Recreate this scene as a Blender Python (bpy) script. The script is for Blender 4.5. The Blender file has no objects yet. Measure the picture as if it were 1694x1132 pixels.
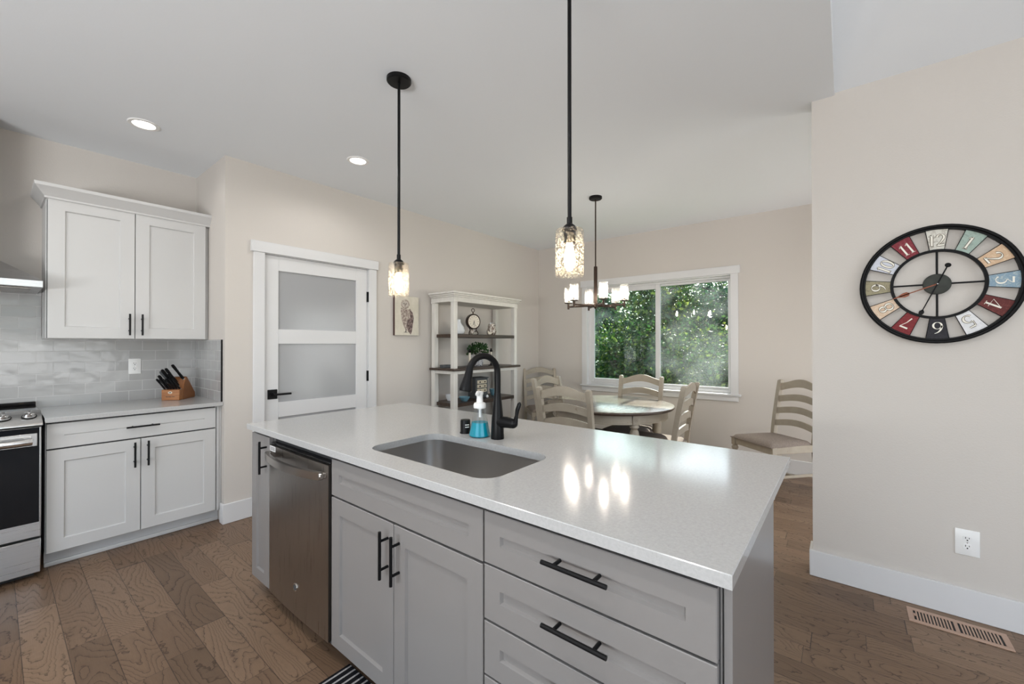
import bpy, bmesh, math, random
from mathutils import Vector, Matrix
PI = math.pi
R = math.radians
random.seed(7)
SC = bpy.context.scene
COL = SC.collection

# ------------------------------------------------------------------ camera
cd = bpy.data.cameras.new('camera'); cam = bpy.data.objects.new('camera', cd); COL.objects.link(cam)
cd.sensor_fit = 'HORIZONTAL'; cd.sensor_width = 36.0; cd.lens = 688.9 / 1694 * 36.0
cd.clip_start = 0.02; cd.clip_end = 300
cam.location = (0, 0, 1.353)
cam.rotation_euler = (R(90.235), 0, R(38.68 - 90))
SC.camera = cam

# ------------------------------------------------------------------ world, sun, daylight
SC.view_settings.view_transform = 'Standard'
SC.view_settings.look = 'None'
SC.view_settings.gamma = 1.0
SC.view_settings.use_curve_mapping = False
SC.view_settings.exposure = 0.10
SC.cycles.max_bounces = 10
SC.cycles.diffuse_bounces = 6
SC.cycles.glossy_bounces = 5
SC.cycles.transparent_max_bounces = 24
SC.cycles.caustics_reflective = False
SC.cycles.caustics_refractive = False
SC.cycles.sample_clamp_indirect = 6.0
SC.cycles.use_denoising = True

wd = bpy.data.worlds.new('world'); SC.world = wd; wd.use_nodes = True
nt = wd.node_tree; nt.nodes.clear()
wo = nt.nodes.new('ShaderNodeOutputWorld'); bg = nt.nodes.new('ShaderNodeBackground')
sky = nt.nodes.new('ShaderNodeTexSky')
sky.sky_type = 'NISHITA'; sky.sun_disc = False; sky.sun_elevation = R(42); sky.sun_rotation = R(60); sky.dust_density = 2.0
bg.inputs['Strength'].default_value = 0.42
nt.links.new(sky.outputs[0], bg.inputs[0]); nt.links.new(bg.outputs[0], wo.inputs[0])

def aim(o, d):
    o.rotation_euler = Vector(d).to_track_quat('-Z', 'Y').to_euler()

def sun_lamp(name, d, strength, angle, color):
    l = bpy.data.lights.new(name, 'SUN'); l.energy = strength; l.angle = R(angle); l.color = color
    o = bpy.data.objects.new(name, l); COL.objects.link(o); aim(o, d); o.location = (9, 4, 8); return o

def area_lamp(name, loc, d, sx, sy, watts, color=(1, 1, 1)):
    l = bpy.data.lights.new(name, 'AREA'); l.shape = 'RECTANGLE'; l.size = sx; l.size_y = sy; l.energy = watts; l.color = color
    o = bpy.data.objects.new(name, l); COL.objects.link(o); o.location = loc; aim(o, d); return o

sun_lamp('sun', (-0.74, -0.07, -0.66), 13.0, 0.6, (1.0, 0.96, 0.90))
area_lamp('daylight_rear', (-0.5, -4.42, 1.6), (0, 1, 0), 4.4, 2.6, 16, (0.97, 0.985, 1.0))
area_lamp('daylight_side', (-3.40, 0.2, 1.55), (1, 0, 0), 3.2, 2.0, 6, (0.97, 0.985, 1.0))
area_lamp('dining_fill', (4.25, -1.44, 1.1), (0, 1, -0.35), 1.6, 1.9, 30, (0.97, 0.985, 1.0))  # unseen fill lamp added to brighten the dining walls
# unseen upward fill lamps added at the rear and side to brighten the ceilings
area_lamp('ceiling_fill_rear', (-0.5, -4.36, 1.0), (0, 0.45, 0.89), 4.4, 1.2, 80, (0.97, 0.985, 1.0))
area_lamp('ceiling_fill_side', (-3.36, 0.2, 0.95), (0.38, 0, 0.92), 3.2, 0.9, 255, (0.97, 0.985, 1.0))

# ------------------------------------------------------------------ material helpers
class NT:
    def __init__(self, name):
        self.m = bpy.data.materials.new(name); self.m.use_nodes = True
        self.t = self.m.node_tree; self.t.nodes.clear()
        self.out = self.t.nodes.new('ShaderNodeOutputMaterial')
    def n(self, ty, **kw):
        nd = self.t.nodes.new(ty)
        for k, v in kw.items(): setattr(nd, k, v)
        return nd
    def l(self, a, b): self.t.links.new(a, b)
    def set(self, sock, v):
        if hasattr(v, 'is_linked') or hasattr(v, 'links'): self.l(v, sock)
        else:
            if isinstance(v, (tuple, list)) and len(v) == 3 and sock.type == 'RGBA': v = (*v, 1)
            sock.default_value = v
    def math(self, op, a, b=None, c=None, clamp=False):
        nd = self.n('ShaderNodeMath', operation=op); nd.use_clamp = clamp
        self.set(nd.inputs[0], a)
        if b is not None: self.set(nd.inputs[1], b)
        if c is not None: self.set(nd.inputs[2], c)
        return nd.outputs[0]
    def mix(self, f, a, b, blend='MIX'):
        nd = self.n('ShaderNodeMix', data_type='RGBA', blend_type=blend)
        self.set(nd.inputs[0], f); self.set(nd.inputs[6], a); self.set(nd.inputs[7], b)
        return nd.outputs[2]
    def ramp(self, f, stops, interp='LINEAR'):
        nd = self.n('ShaderNodeValToRGB'); cr = nd.color_ramp; cr.interpolation = interp
        while len(cr.elements) < len(stops): cr.elements.new(0.5)
        for e, (p, c) in zip(cr.elements, stops):
            e.position = p; e.color = (*c, 1) if len(c) == 3 else c
        self.l(f, nd.inputs[0]); return nd.outputs[0]
    def coord(self, which='Object'):
        return self.n('ShaderNodeTexCoord').outputs[which]
    def geo(self, which='Position'):
        return self.n('ShaderNodeNewGeometry').outputs[which]
    def mapv(self, v, scale=(1, 1, 1), loc=(0, 0, 0), rot=(0, 0, 0)):
        nd = self.n('ShaderNodeMapping'); self.l(v, nd.inputs[0])
        nd.inputs['Scale'].default_value = scale; nd.inputs['Location'].default_value = loc; nd.inputs['Rotation'].default_value = rot
        return nd.outputs[0]
    def noise(self, v, scale=5, detail=2, rough=0.5, dist=0.0, out=0):
        nd = self.n('ShaderNodeTexNoise'); self.l(v, nd.inputs['Vector'])
        nd.inputs['Scale'].default_value = scale; nd.inputs['Detail'].default_value = detail
        nd.inputs['Roughness'].default_value = rough; nd.inputs['Distortion'].default_value = dist
        return nd.outputs[out]
    def bump(self, h, strength=0.2, dist=0.01):
        nd = self.n('ShaderNodeBump'); nd.inputs['Strength'].default_value = strength; nd.inputs['Distance'].default_value = dist
        self.l(h, nd.inputs['Height']); return nd.outputs[0]
    def bsdf(self, color=(0.8, 0.8, 0.8), rough=0.5, metal=0.0, spec=0.5, normal=None, **kw):
        b = self.n('ShaderNodeBsdfPrincipled')
        self.set(b.inputs['Base Color'], color); self.set(b.inputs['Roughness'], rough); self.set(b.inputs['Metallic'], metal)
        b.inputs['Specular IOR Level'].default_value = spec
        if normal is not None: self.l(normal, b.inputs['Normal'])
        for k, v in kw.items(): self.set(b.inputs[k.replace('_', ' ')], v)
        return b.outputs[0]
    def done(self, sh):
        self.l(sh, self.out.inputs['Surface']); return self.m

def plain(name, color, rough=0.5, metal=0.0, spec=0.5, nscale=0, nstr=0.0, ndist=0.002, var=0.0, vscale=8):
    t = NT(name); c = color; nrm = None
    co = t.coord()
    if var: c = t.mix(t.noise(co, vscale, 3), tuple(x * (1 - var) for x in color), tuple(min(1, x * (1 + var)) for x in color))
    if nscale: nrm = t.bump(t.noise(co, nscale, 3), nstr, ndist)
    return t.done(t.bsdf(c, rough, metal, spec, nrm))

M = {}
M['wall'] = plain('wall_paint', (0.585, 0.550, 0.512), 0.85, spec=0.2, nscale=140, nstr=0.22, ndist=0.003)
M['ceil'] = plain('ceiling_paint', (0.795, 0.825, 0.855), 0.9, spec=0.15, nscale=120, nstr=0.12, ndist=0.003)
M['trim'] = plain('trim_paint', (0.66, 0.66, 0.665), 0.42, var=0.015)
M['white_cab'] = plain('cabinet_white_paint', (0.555, 0.553, 0.547), 0.34, var=0.012, vscale=3)
M['grey_cab'] = plain('cabinet_grey_paint', (0.235, 0.224, 0.217), 0.27, var=0.03, vscale=5)
M['dark_gap'] = plain('shadow_gap_and_toe_kick_dark', (0.03, 0.03, 0.032), 0.7)  # paints the shade behind cabinet fronts; also toe kicks and dishwasher tub
M['black'] = plain('black_metal', (0.005, 0.005, 0.0055), 0.38, spec=0.18, var=0.2, vscale=60)
M['bronze'] = plain('dark_bronze_metal', (0.05, 0.032, 0.024), 0.35, metal=0.8, var=0.25, vscale=40)
M['blackgloss'] = plain('black_glass', (0.004, 0.004, 0.005), 0.07, spec=0.28, var=0.1)
M['plastic_w'] = plain('white_plastic', (0.82, 0.82, 0.81), 0.35, var=0.01)
M['grout_dark'] = plain('dark_slot', (0.01, 0.01, 0.01), 0.6)
M['rubber'] = plain('black_rubber', (0.015, 0.015, 0.015), 0.7)
M['ceramic'] = plain('white_ceramic', (0.72, 0.74, 0.76), 0.25, var=0.05, vscale=30)
M['blue_ceramic'] = plain('blue_glaze', (0.16, 0.33, 0.42), 0.2, var=0.25, vscale=25)
M['cream'] = plain('cream_wax', (0.70, 0.64, 0.54), 0.5, var=0.05)
M['soil'] = plain('soil', (0.03, 0.022, 0.016), 0.9, nscale=60, nstr=0.5)
M['copper'] = plain('copper_vent', (0.52, 0.35, 0.26), 0.35, metal=0.55, var=0.05, vscale=30)
M['hand_copper'] = plain('copper_hand', (0.15, 0.05, 0.028), 0.4, metal=0.7, var=0.3, vscale=60)
M['clock_black'] = plain('clock_black', (0.004, 0.004, 0.0045), 0.5, spec=0.15, var=0.3, vscale=50)
M['clock_hub'] = plain('clock_hub_patina', (0.035, 0.038, 0.032), 0.6, metal=0.3, var=0.4, vscale=40)
M['numeral'] = plain('numeral_cream', (0.80, 0.77, 0.68), 0.5, var=0.03)
M['numeral_line'] = plain('numeral_outline', (0.10, 0.075, 0.05), 0.6, var=0.1)
M['frost'] = plain('frosted_glass', (0.35, 0.355, 0.365), 0.16, spec=0.5, var=0.02, vscale=2)
M['knob_steel'] = plain('knob_steel', (0.70, 0.70, 0.70), 0.2, metal=1.0, var=0.03)
M['paper'] = plain('drawer_cream', (0.62, 0.55, 0.42), 0.6, var=0.08, vscale=30)
M['slate'] = plain('slate_paint', (0.06, 0.065, 0.07), 0.55, var=0.15, vscale=20)

def steel(name, base, rough, axis, dark=0.0):
    t = NT(name); co = t.coord()
    sc = [4, 4, 4]; sc[axis] = 4; 
    for k in range(3):
        if k != axis: sc[k] = 420
    st = t.noise(t.mapv(co, tuple(sc)), 1, 3)
    r = t.math('MULTIPLY_ADD', st, 0.16, rough - 0.08)
    c = t.mix(st, tuple(x * 0.88 for x in base), tuple(min(1, x * 1.08) for x in base))
    return t.done(t.bsdf(c, r, 1.0, 0.5, t.bump(st, 0.05, 0.001)))
M['steel_h'] = steel('brushed_steel_horizontal', (0.60, 0.60, 0.60), 0.30, 0)
M['steel_v'] = steel('brushed_steel_vertical', (0.40, 0.375, 0.35), 0.30, 2)
M['steel_sink'] = plain('brushed_steel_sink', (0.50, 0.485, 0.47), 0.33, metal=1.0, var=0.03, vscale=12)
M['steel_bar'] = plain('polished_steel', (0.66, 0.65, 0.64), 0.22, metal=1.0, var=0.03)
M['steel_dw'] = plain('steel_handle_dark', (0.48, 0.45, 0.42), 0.27, metal=1.0, var=0.05)

# quartz worktop: pale with small grey flecks
def quartz(name):
    t = NT(name); co = t.coord()
    fl = t.noise(t.mapv(co, (55, 150, 60), rot=(0, 0, 0.6)), 1.3, 3, 0.6, 0.8)
    f2 = t.noise(co, 130, 3, 0.6, 0.3)
    fleck = t.ramp(fl, [(0.0, (0, 0, 0)), (0.66, (0, 0, 0)), (0.74, (1, 1, 1))])
    c = t.mix(t.ramp(f2, [(0.3, (0, 0, 0)), (0.75, (1, 1, 1))]), (0.42, 0.42, 0.417), (0.49, 0.49, 0.487))
    c = t.mix(t.math('MULTIPLY', fleck, 0.55), c, (0.33, 0.31, 0.29))
    return t.done(t.bsdf(c, 0.13, 0, 0.5))
M['quartz'] = quartz('quartz_worktop')

# oak plank floor
def floor_mat():
    t = NT('oak_plank_floor'); pos = t.geo()
    sx = t.n('ShaderNodeSeparateXYZ'); t.l(pos, sx.inputs[0]); X, Y = sx.outputs[0], sx.outputs[1]
    W = 0.129
    u = t.math('DIVIDE', t.math('SUBTRACT', X, 0.084), W); i = t.math('FLOOR', u); fu = t.math('SUBTRACT', u, i)
    wn = t.n('ShaderNodeTexWhiteNoise', noise_dimensions='1D'); t.l(i, wn.inputs['W'])
    v = t.math('DIVIDE', t.math('ADD', Y, t.math('MULTIPLY', wn.outputs['Value'], 7.3)), 0.66)
    # uneven board lengths: warp the running coordinate
    v = t.math('ADD', v, t.math('MULTIPLY', t.math('SINE', t.math('MULTIPLY_ADD', v, 2.1, t.math('MULTIPLY', i, 1.7))), 0.33))
    j = t.math('FLOOR', v); fv = t.math('SUBTRACT', v, j)
    cx = t.n('ShaderNodeCombineXYZ'); t.l(i, cx.inputs[0]); t.l(j, cx.inputs[1])
    h = t.n('ShaderNodeTexWhiteNoise', noise_dimensions='2D'); t.l(cx.outputs[0], h.inputs['Vector'])
    hv = h.outputs['Value']
    wob = t.noise(pos, 38, 2, 0.5)
    cc = t.n('ShaderNodeCombineXYZ')
    t.l(t.math('MULTIPLY', X, 6.0), cc.inputs[0]); t.l(t.math('MULTIPLY', Y, t.math('MULTIPLY_ADD', h.outputs['Color'], 1.4, 0.7)), cc.inputs[1]); t.l(t.math('MULTIPLY', hv, 90.0), cc.inputs[2])
    n = t.math('ADD', t.noise(cc.outputs[0], 1.0, 1.2, 0.4, 0.35), t.math('MULTIPLY', wob, 0.036))
    ph = t.math('FRACT', t.math('MULTIPLY', n, t.math('MULTIPLY_ADD', hv, 14.0, 17.0)))
    line = t.ramp(ph, [(0.0, (0.9, 0.9, 0.9)), (0.05, (0.7, 0.7, 0.7)), (0.14, (0.16, 0.16, 0.16)), (0.55, (0, 0, 0)), (0.98, (0, 0, 0)), (1.0, (0.9, 0.9, 0.9))])
    big = t.noise(t.mapv(pos, (3, 1.2, 1)), 2.0, 2)
    cp = t.n('ShaderNodeCombineXYZ')
    t.l(t.math('MULTIPLY', X, 330.0), cp.inputs[0]); t.l(t.math('MULTIPLY', Y, 14.0), cp.inputs[1]); t.l(hv, cp.inputs[2])
    pore = t.noise(cp.outputs[0], 1.0, 2, 0.6)
    base = t.ramp(t.math('MULTIPLY_ADD', hv, 0.75, t.math('MULTIPLY', big, 0.25)), [(0.0, (0.130, 0.082, 0.050)), (0.35, (0.178, 0.112, 0.070)), (0.7, (0.225, 0.145, 0.092)), (1.0, (0.29, 0.195, 0.128))])
    c = t.mix(t.math('MULTIPLY', pore, 0.45), base, t.mix(1.0, base, (0.55, 0.52, 0.5), 'MULTIPLY'))
    c = t.mix(t.math('MULTIPLY', line, t.math('MULTIPLY_ADD', big, 0.7, 0.42)), c, (0.022, 0.013, 0.009))
    du = t.math('MULTIPLY', t.math('MINIMUM', fu, t.math('SUBTRACT', 1.0, fu)), W)
    dv = t.math('MULTIPLY', t.math('MINIMUM', fv, t.math('SUBTRACT', 1.0, fv)), 0.5)
    seam = t.math('LESS_THAN', t.math('MINIMUM', du, dv), 0.0013)
    c = t.mix(t.math('MULTIPLY', seam, 0.75), c, (0.018, 0.012, 0.009))
    rough = t.math('MULTIPLY_ADD', line, 0.14, t.math('MULTIPLY_ADD', pore, 0.12, 0.30))
    hgt = t.math('SUBTRACT', t.math('MULTIPLY', line, -0.3), seam)
    return t.done(t.bsdf(c, rough, 0, 0.30, t.bump(hgt, 0.35, 0.0012)))
M['floor'] = floor_mat()

# glossy white running-bond tile; u = horizontal run along the wall, v = height
def tile_mat(name, along, off):
    t = NT(name); pos = t.geo(); s = t.n('ShaderNodeSeparateXYZ'); t.l(pos, s.inputs[0])
    cb = t.n('ShaderNodeCombineXYZ')
    t.l(t.math('ADD', s.outputs[along], off), cb.inputs[0]); t.l(t.math('ADD', s.outputs[2], -0.9885 + 0.0777 * 20), cb.inputs[1])
    b = t.n('ShaderNodeTexBrick'); t.l(cb.outputs[0], b.inputs['Vector'])
    b.offset = 0.5; b.inputs['Scale'].default_value = 1; b.inputs['Brick Width'].default_value = 0.158; b.inputs['Row Height'].default_value = 0.0777
    b.inputs['Mortar Size'].default_value = 0.0022; b.inputs['Mortar Smooth'].default_value = 0.3
    b.inputs['Color1'].default_value = (0.375, 0.374, 0.370, 1); b.inputs['Color2'].default_value = (0.425, 0.424, 0.420, 1); b.inputs['Mortar'].default_value = (0.52, 0.52, 0.515, 1)
    wave = t.noise(t.mapv(pos, (9, 9, 11)), 1.3, 1, 0.4, 0.3)
    hgt = t.math('SUBTRACT', t.math('MULTIPLY', wave, 1.6), t.math('MULTIPLY', b.outputs['Fac'], 0.5))
    rough = t.math('MULTIPLY_ADD', b.outputs['Fac'], 0.5, 0.13)
    return t.done(t.bsdf(b.outputs['Color'], rough, 0, 0.55, t.bump(hgt, 0.28, 0.004)))
M['tile_x'] = tile_mat('subway_tile', 0, -0.349 + 0.158 * 40)
M['tile_y'] = tile_mat('subway_tile_return', 1, -3.69 + 0.158 * 40)

def chair_paint():
    t = NT('antique_cream_paint'); co = t.coord()
    n1 = t.noise(co, 14, 4, 0.6); n2 = t.noise(t.mapv(co, (30, 30, 30)), 1, 4, 0.7)
    c = t.mix(n1, (0.31, 0.265, 0.205), (0.42, 0.375, 0.305))
    worn = t.ramp(n2, [(0.0, (0, 0, 0)), (0.66, (0, 0, 0)), (0.72, (1, 1, 1))])
    c = t.mix(t.math('MULTIPLY', worn, 0.6), c, (0.17, 0.12, 0.08))
    return t.done(t.bsdf(c, 0.5, 0, 0.4))
M['chair'] = chair_paint()
def shelf_paint():
    t = NT('whitewashed_paint'); co = t.coord()
    n1 = t.noise(t.mapv(co, (30, 30, 5)), 1, 4, 0.6)
    c = t.mix(n1, (0.58, 0.555, 0.51), (0.72, 0.705, 0.67))
    return t.done(t.bsdf(c, 0.55, 0, 0.35))
M['shelf_white'] = shelf_paint()
def wood(name, dark, light, rough, sx=3, sy=40, spec=0.4):
    t = NT(name); co = t.coord()
    n = t.noise(t.mapv(co, (sx, sy, sy)), 1, 4, 0.6, 0.6)
    c = t.mix(t.ramp(n, [(0.3, (0, 0, 0)), (0.7, (1, 1, 1))]), dark, light)
    return t.done(t.bsdf(c, rough, 0, spec, t.bump(n, 0.15, 0.002)))
M['shelf_wood'] = wood('dark_walnut_shelf', (0.028, 0.018, 0.013), (0.075, 0.050, 0.036), 0.38)
M['table_wood'] = wood('grey_brown_table_top', (0.10, 0.075, 0.055), (0.20, 0.16, 0.125), 0.22, 4, 26, 0.5)
M['table_edge'] = wood('dark_table_edge', (0.05, 0.033, 0.024), (0.09, 0.062, 0.045), 0.35)
M['block_wood'] = wood('acacia_block', (0.15, 0.052, 0.015), (0.29, 0.112, 0.034), 0.35, 60, 6)
M['block_wood2'] = wood('acacia_block_front', (0.22, 0.080, 0.023), (0.36, 0.148, 0.048), 0.35, 6, 60)
def fabric(name, a, b, sc):
    t = NT(name); co = t.coord(); n = t.noise(co, sc, 3, 0.7)
    return t.done(t.bsdf(t.mix(t.ramp(n, [(0.35, (0, 0, 0)), (0.65, (1, 1, 1))]), a, b), 0.92, 0, 0.15, t.bump(n, 0.5, 0.002)))
M['fabric'] = fabric('taupe_tweed', (0.15, 0.12, 0.10), (0.31, 0.26, 0.225), 260)

def mat_stripes():
    t = NT('striped_rug'); co = t.geo(); s = t.n('ShaderNodeSeparateXYZ'); t.l(co, s.inputs[0])
    f = t.math('FRACT', t.math('DIVIDE', t.math('SUBTRACT', 1.63, s.outputs[1]), 0.030))
    st = t.math('MULTIPLY', t.math('GREATER_THAN', f, 0.42), t.math('LESS_THAN', f, 0.70))
    n = t.noise(co, 400, 2)
    c = t.mix(t.math('MULTIPLY', st, n), (0.010, 0.010, 0.012), (0.75, 0.73, 0.72))
    return t.done(t.bsdf(c, 0.95, 0, 0.1, t.bump(n, 0.6, 0.003)))
M['rug'] = mat_stripes()

def thin_glass(name, tint=(1, 1, 1), seed=0.0, rough=0.02, smudge=False, body=0.0):
    """a thin sheet: see-through, with its own mirror reflection; seeds or dirt sit in the sheet"""
    t = NT(name); co = t.coord()
    tr = t.n('ShaderNodeBsdfTransparent'); tr.inputs[0].default_value = (*tint, 1)
    gl = t.n('ShaderNodeBsdfGlossy'); gl.inputs['Roughness'].default_value = rough
    fr = t.n('ShaderNodeFresnel')
    t.l(t.math('MULTIPLY_ADD', t.geo('Backfacing'), 1 / 1.5 - 1.5, 1.5), fr.inputs['IOR'])   # both faces of the sheet reflect alike
    if seed:
        n = t.noise(co, seed, 2, 0.6); bp = t.bump(n, 0.9, 0.01); t.l(bp, gl.inputs['Normal']); t.l(bp, fr.inputs['Normal'])
    mx = t.n('ShaderNodeMixShader'); t.l(fr.outputs[0], mx.inputs[0]); t.l(tr.outputs[0], mx.inputs[1]); t.l(gl.outputs[0], mx.inputs[2])
    sh = mx.outputs[0]
    if seed:
        sp = t.ramp(n, [(0.0, (0, 0, 0)), (0.52, (0, 0, 0)), (0.57, (1, 1, 1)), (0.62, (0, 0, 0))])
        df = t.n('ShaderNodeBsdfTranslucent'); df.inputs[0].default_value = (0.9, 0.88, 0.84, 1)
        m2 = t.n('ShaderNodeMixShader'); t.l(t.math('MULTIPLY_ADD', sp, 0.34, body), m2.inputs[0]); t.l(sh, m2.inputs[1]); t.l(df.outputs[0], m2.inputs[2]); sh = m2.outputs[0]
    if smudge:
        n = t.noise(co, 2.0, 2, 0.5, 0.2); n2 = t.noise(co, 60, 3, 0.7)
        sp = t.ramp(n, [(0.48, (0, 0, 0)), (0.85, (1, 1, 1))])
        f = t.math('MULTIPLY', t.math('MULTIPLY', sp, n2), 0.17)
        df = t.n('ShaderNodeBsdfTranslucent'); df.inputs[0].default_value = (0.62, 0.70, 0.68, 1)
        m2 = t.n('ShaderNodeMixShader'); t.l(f, m2.inputs[0]); t.l(sh, m2.inputs[1]); t.l(df.outputs[0], m2.inputs[2]); sh = m2.outputs[0]
    return t.done(sh)
M['pane'] = thin_glass('window_glass', (0.95, 0.985, 0.965), smudge=True, rough=0.0)
t = NT('insect_screen'); tr_ = t.n('ShaderNodeBsdfTransparent'); tr_.inputs[0].default_value = (0.86, 0.93, 0.92, 1); M['screen'] = t.done(tr_.outputs[0])
M['seeded'] = thin_glass('seeded_glass', (1.0, 0.97, 0.92), seed=105, rough=0.05, body=0.0)
M['candle_glass'] = thin_glass('candle_glass', (1, 0.99, 0.97), seed=140, rough=0.05, body=0.05)
M['clear'] = thin_glass('clear_plastic', (0.96, 0.97, 0.97), rough=0.03)
def emis(name, color, s):
    t = NT(name); e = t.n('ShaderNodeEmission'); e.inputs[0].default_value = (*color, 1); e.inputs[1].default_value = s
    return t.done(e.outputs[0])
M['bulb'] = emis('warm_bulb', (1.0, 0.78, 0.50), 62)
M['candle_bulb'] = emis('candle_bulb', (1.0, 0.92, 0.81), 150)
M['can_lens'] = emis('downlight_lens', (1.0, 0.96, 0.90), 9)
t = NT('soap_blue'); M['soap'] = t.done(t.bsdf(t.mix(t.noise(t.coord(), 20, 2), (0.0, 0.25, 0.36), (0.005, 0.33, 0.43)), 0.15, 0, 0.5, Subsurface_Weight=0.3))
def leaf_mat(name, a, b, sc=3.0):
    t = NT(name); co = t.coord(); n = t.noise(co, sc, 3, 0.7)
    c = t.mix(t.ramp(n, [(0.35, (0, 0, 0)), (0.68, (1, 1, 1))]), a, b)
    d = t.bsdf(c, 0.45, 0, 0.4)
    tl = t.n('ShaderNodeBsdfTranslucent'); t.l(c, tl.inputs[0])
    m = t.n('ShaderNodeMixShader'); m.inputs[0].default_value = 0.35; t.l(d, m.inputs[1]); t.l(tl.outputs[0], m.inputs[2])
    return t.done(m.outputs[0])
M['leaf_a'] = leaf_mat('leaf_deep_green', (0.008, 0.032, 0.010), (0.09, 0.21, 0.04))
M['leaf_b'] = leaf_mat('leaf_yellow_green', (0.06, 0.13, 0.02), (0.38, 0.45, 0.08))
M['leaf_c'] = leaf_mat('leaf_blue_green', (0.006, 0.034, 0.020), (0.06, 0.18, 0.08))
M['leaf_pot'] = leaf_mat('houseplant_leaf', (0.012, 0.05, 0.015), (0.06, 0.15, 0.04), 30)
M['bark'] = plain('bark', (0.07, 0.055, 0.04), 0.9, nscale=30, nstr=0.8, var=0.3)
M['grass'] = plain('lawn_grass', (0.06, 0.13, 0.03), 0.9, nscale=40, nstr=0.7, var=0.5, vscale=3)
def owl_mat(name, a, b, sc):
    t = NT(name); co = t.coord(); n = t.noise(t.mapv(co, (1, 1, 0.6)), sc, 4, 0.75)
    return t.done(t.bsdf(t.mix(t.ramp(n, [(0.42, (0, 0, 0)), (0.58, (1, 1, 1))]), a, b), 0.8, 0, 0.1))
M['owl_canvas'] = owl_mat('cream_canvas', (0.60, 0.56, 0.47), (0.66, 0.62, 0.53), 8)
M['owl_body'] = owl_mat('owl_speckle', (0.22, 0.17, 0.15), (0.55, 0.48, 0.42), 75)
M['owl_wing'] = owl_mat('owl_wing', (0.07, 0.05, 0.05), (0.30, 0.23, 0.21), 60)
M['owl_face'] = owl_mat('owl_face', (0.40, 0.35, 0.31), (0.60, 0.55, 0.48), 90)
M['owl_ink'] = plain('owl_ink', (0.05, 0.04, 0.04), 0.8)
M['canvas_edge'] = plain('canvas_edge', (0.06, 0.025, 0.022), 0.7, var=0.2)
def patterned(name, a, b, sc):
    t = NT(name); n = t.noise(t.coord(), sc, 4, 0.7, 1.0)
    return t.done(t.bsdf(t.mix(t.ramp(n, [(0.50, (0, 0, 0)), (0.62, (1, 1, 1))]), a, b), 0.55, 0, 0.3))
PLATE = {12: ((0.62, 0.60, 0.54), (0.40, 0.37, 0.32)), 1: ((0.33, 0.42, 0.37), (0.26, 0.33, 0.29)), 2: ((0.58, 0.40, 0.26), (0.66, 0.50, 0.34)),
         3: ((0.22, 0.32, 0.40), (0.42, 0.48, 0.48)), 4: ((0.10, 0.016, 0.014), (0.16, 0.035, 0.03)), 5: ((0.70, 0.70, 0.71), (0.62, 0.62, 0.64)),
         6: ((0.012, 0.011, 0.016), (0.022, 0.02, 0.026)), 7: ((0.17, 0.010, 0.014), (0.24, 0.025, 0.028)), 8: ((0.62, 0.46, 0.33), (0.68, 0.55, 0.42)),
         9: ((0.30, 0.27, 0.17), (0.20, 0.17, 0.11)), 10: ((0.56, 0.58, 0.65), (0.62, 0.64, 0.69)), 11: ((0.19, 0.018, 0.028), (0.25, 0.045, 0.06))}

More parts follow.
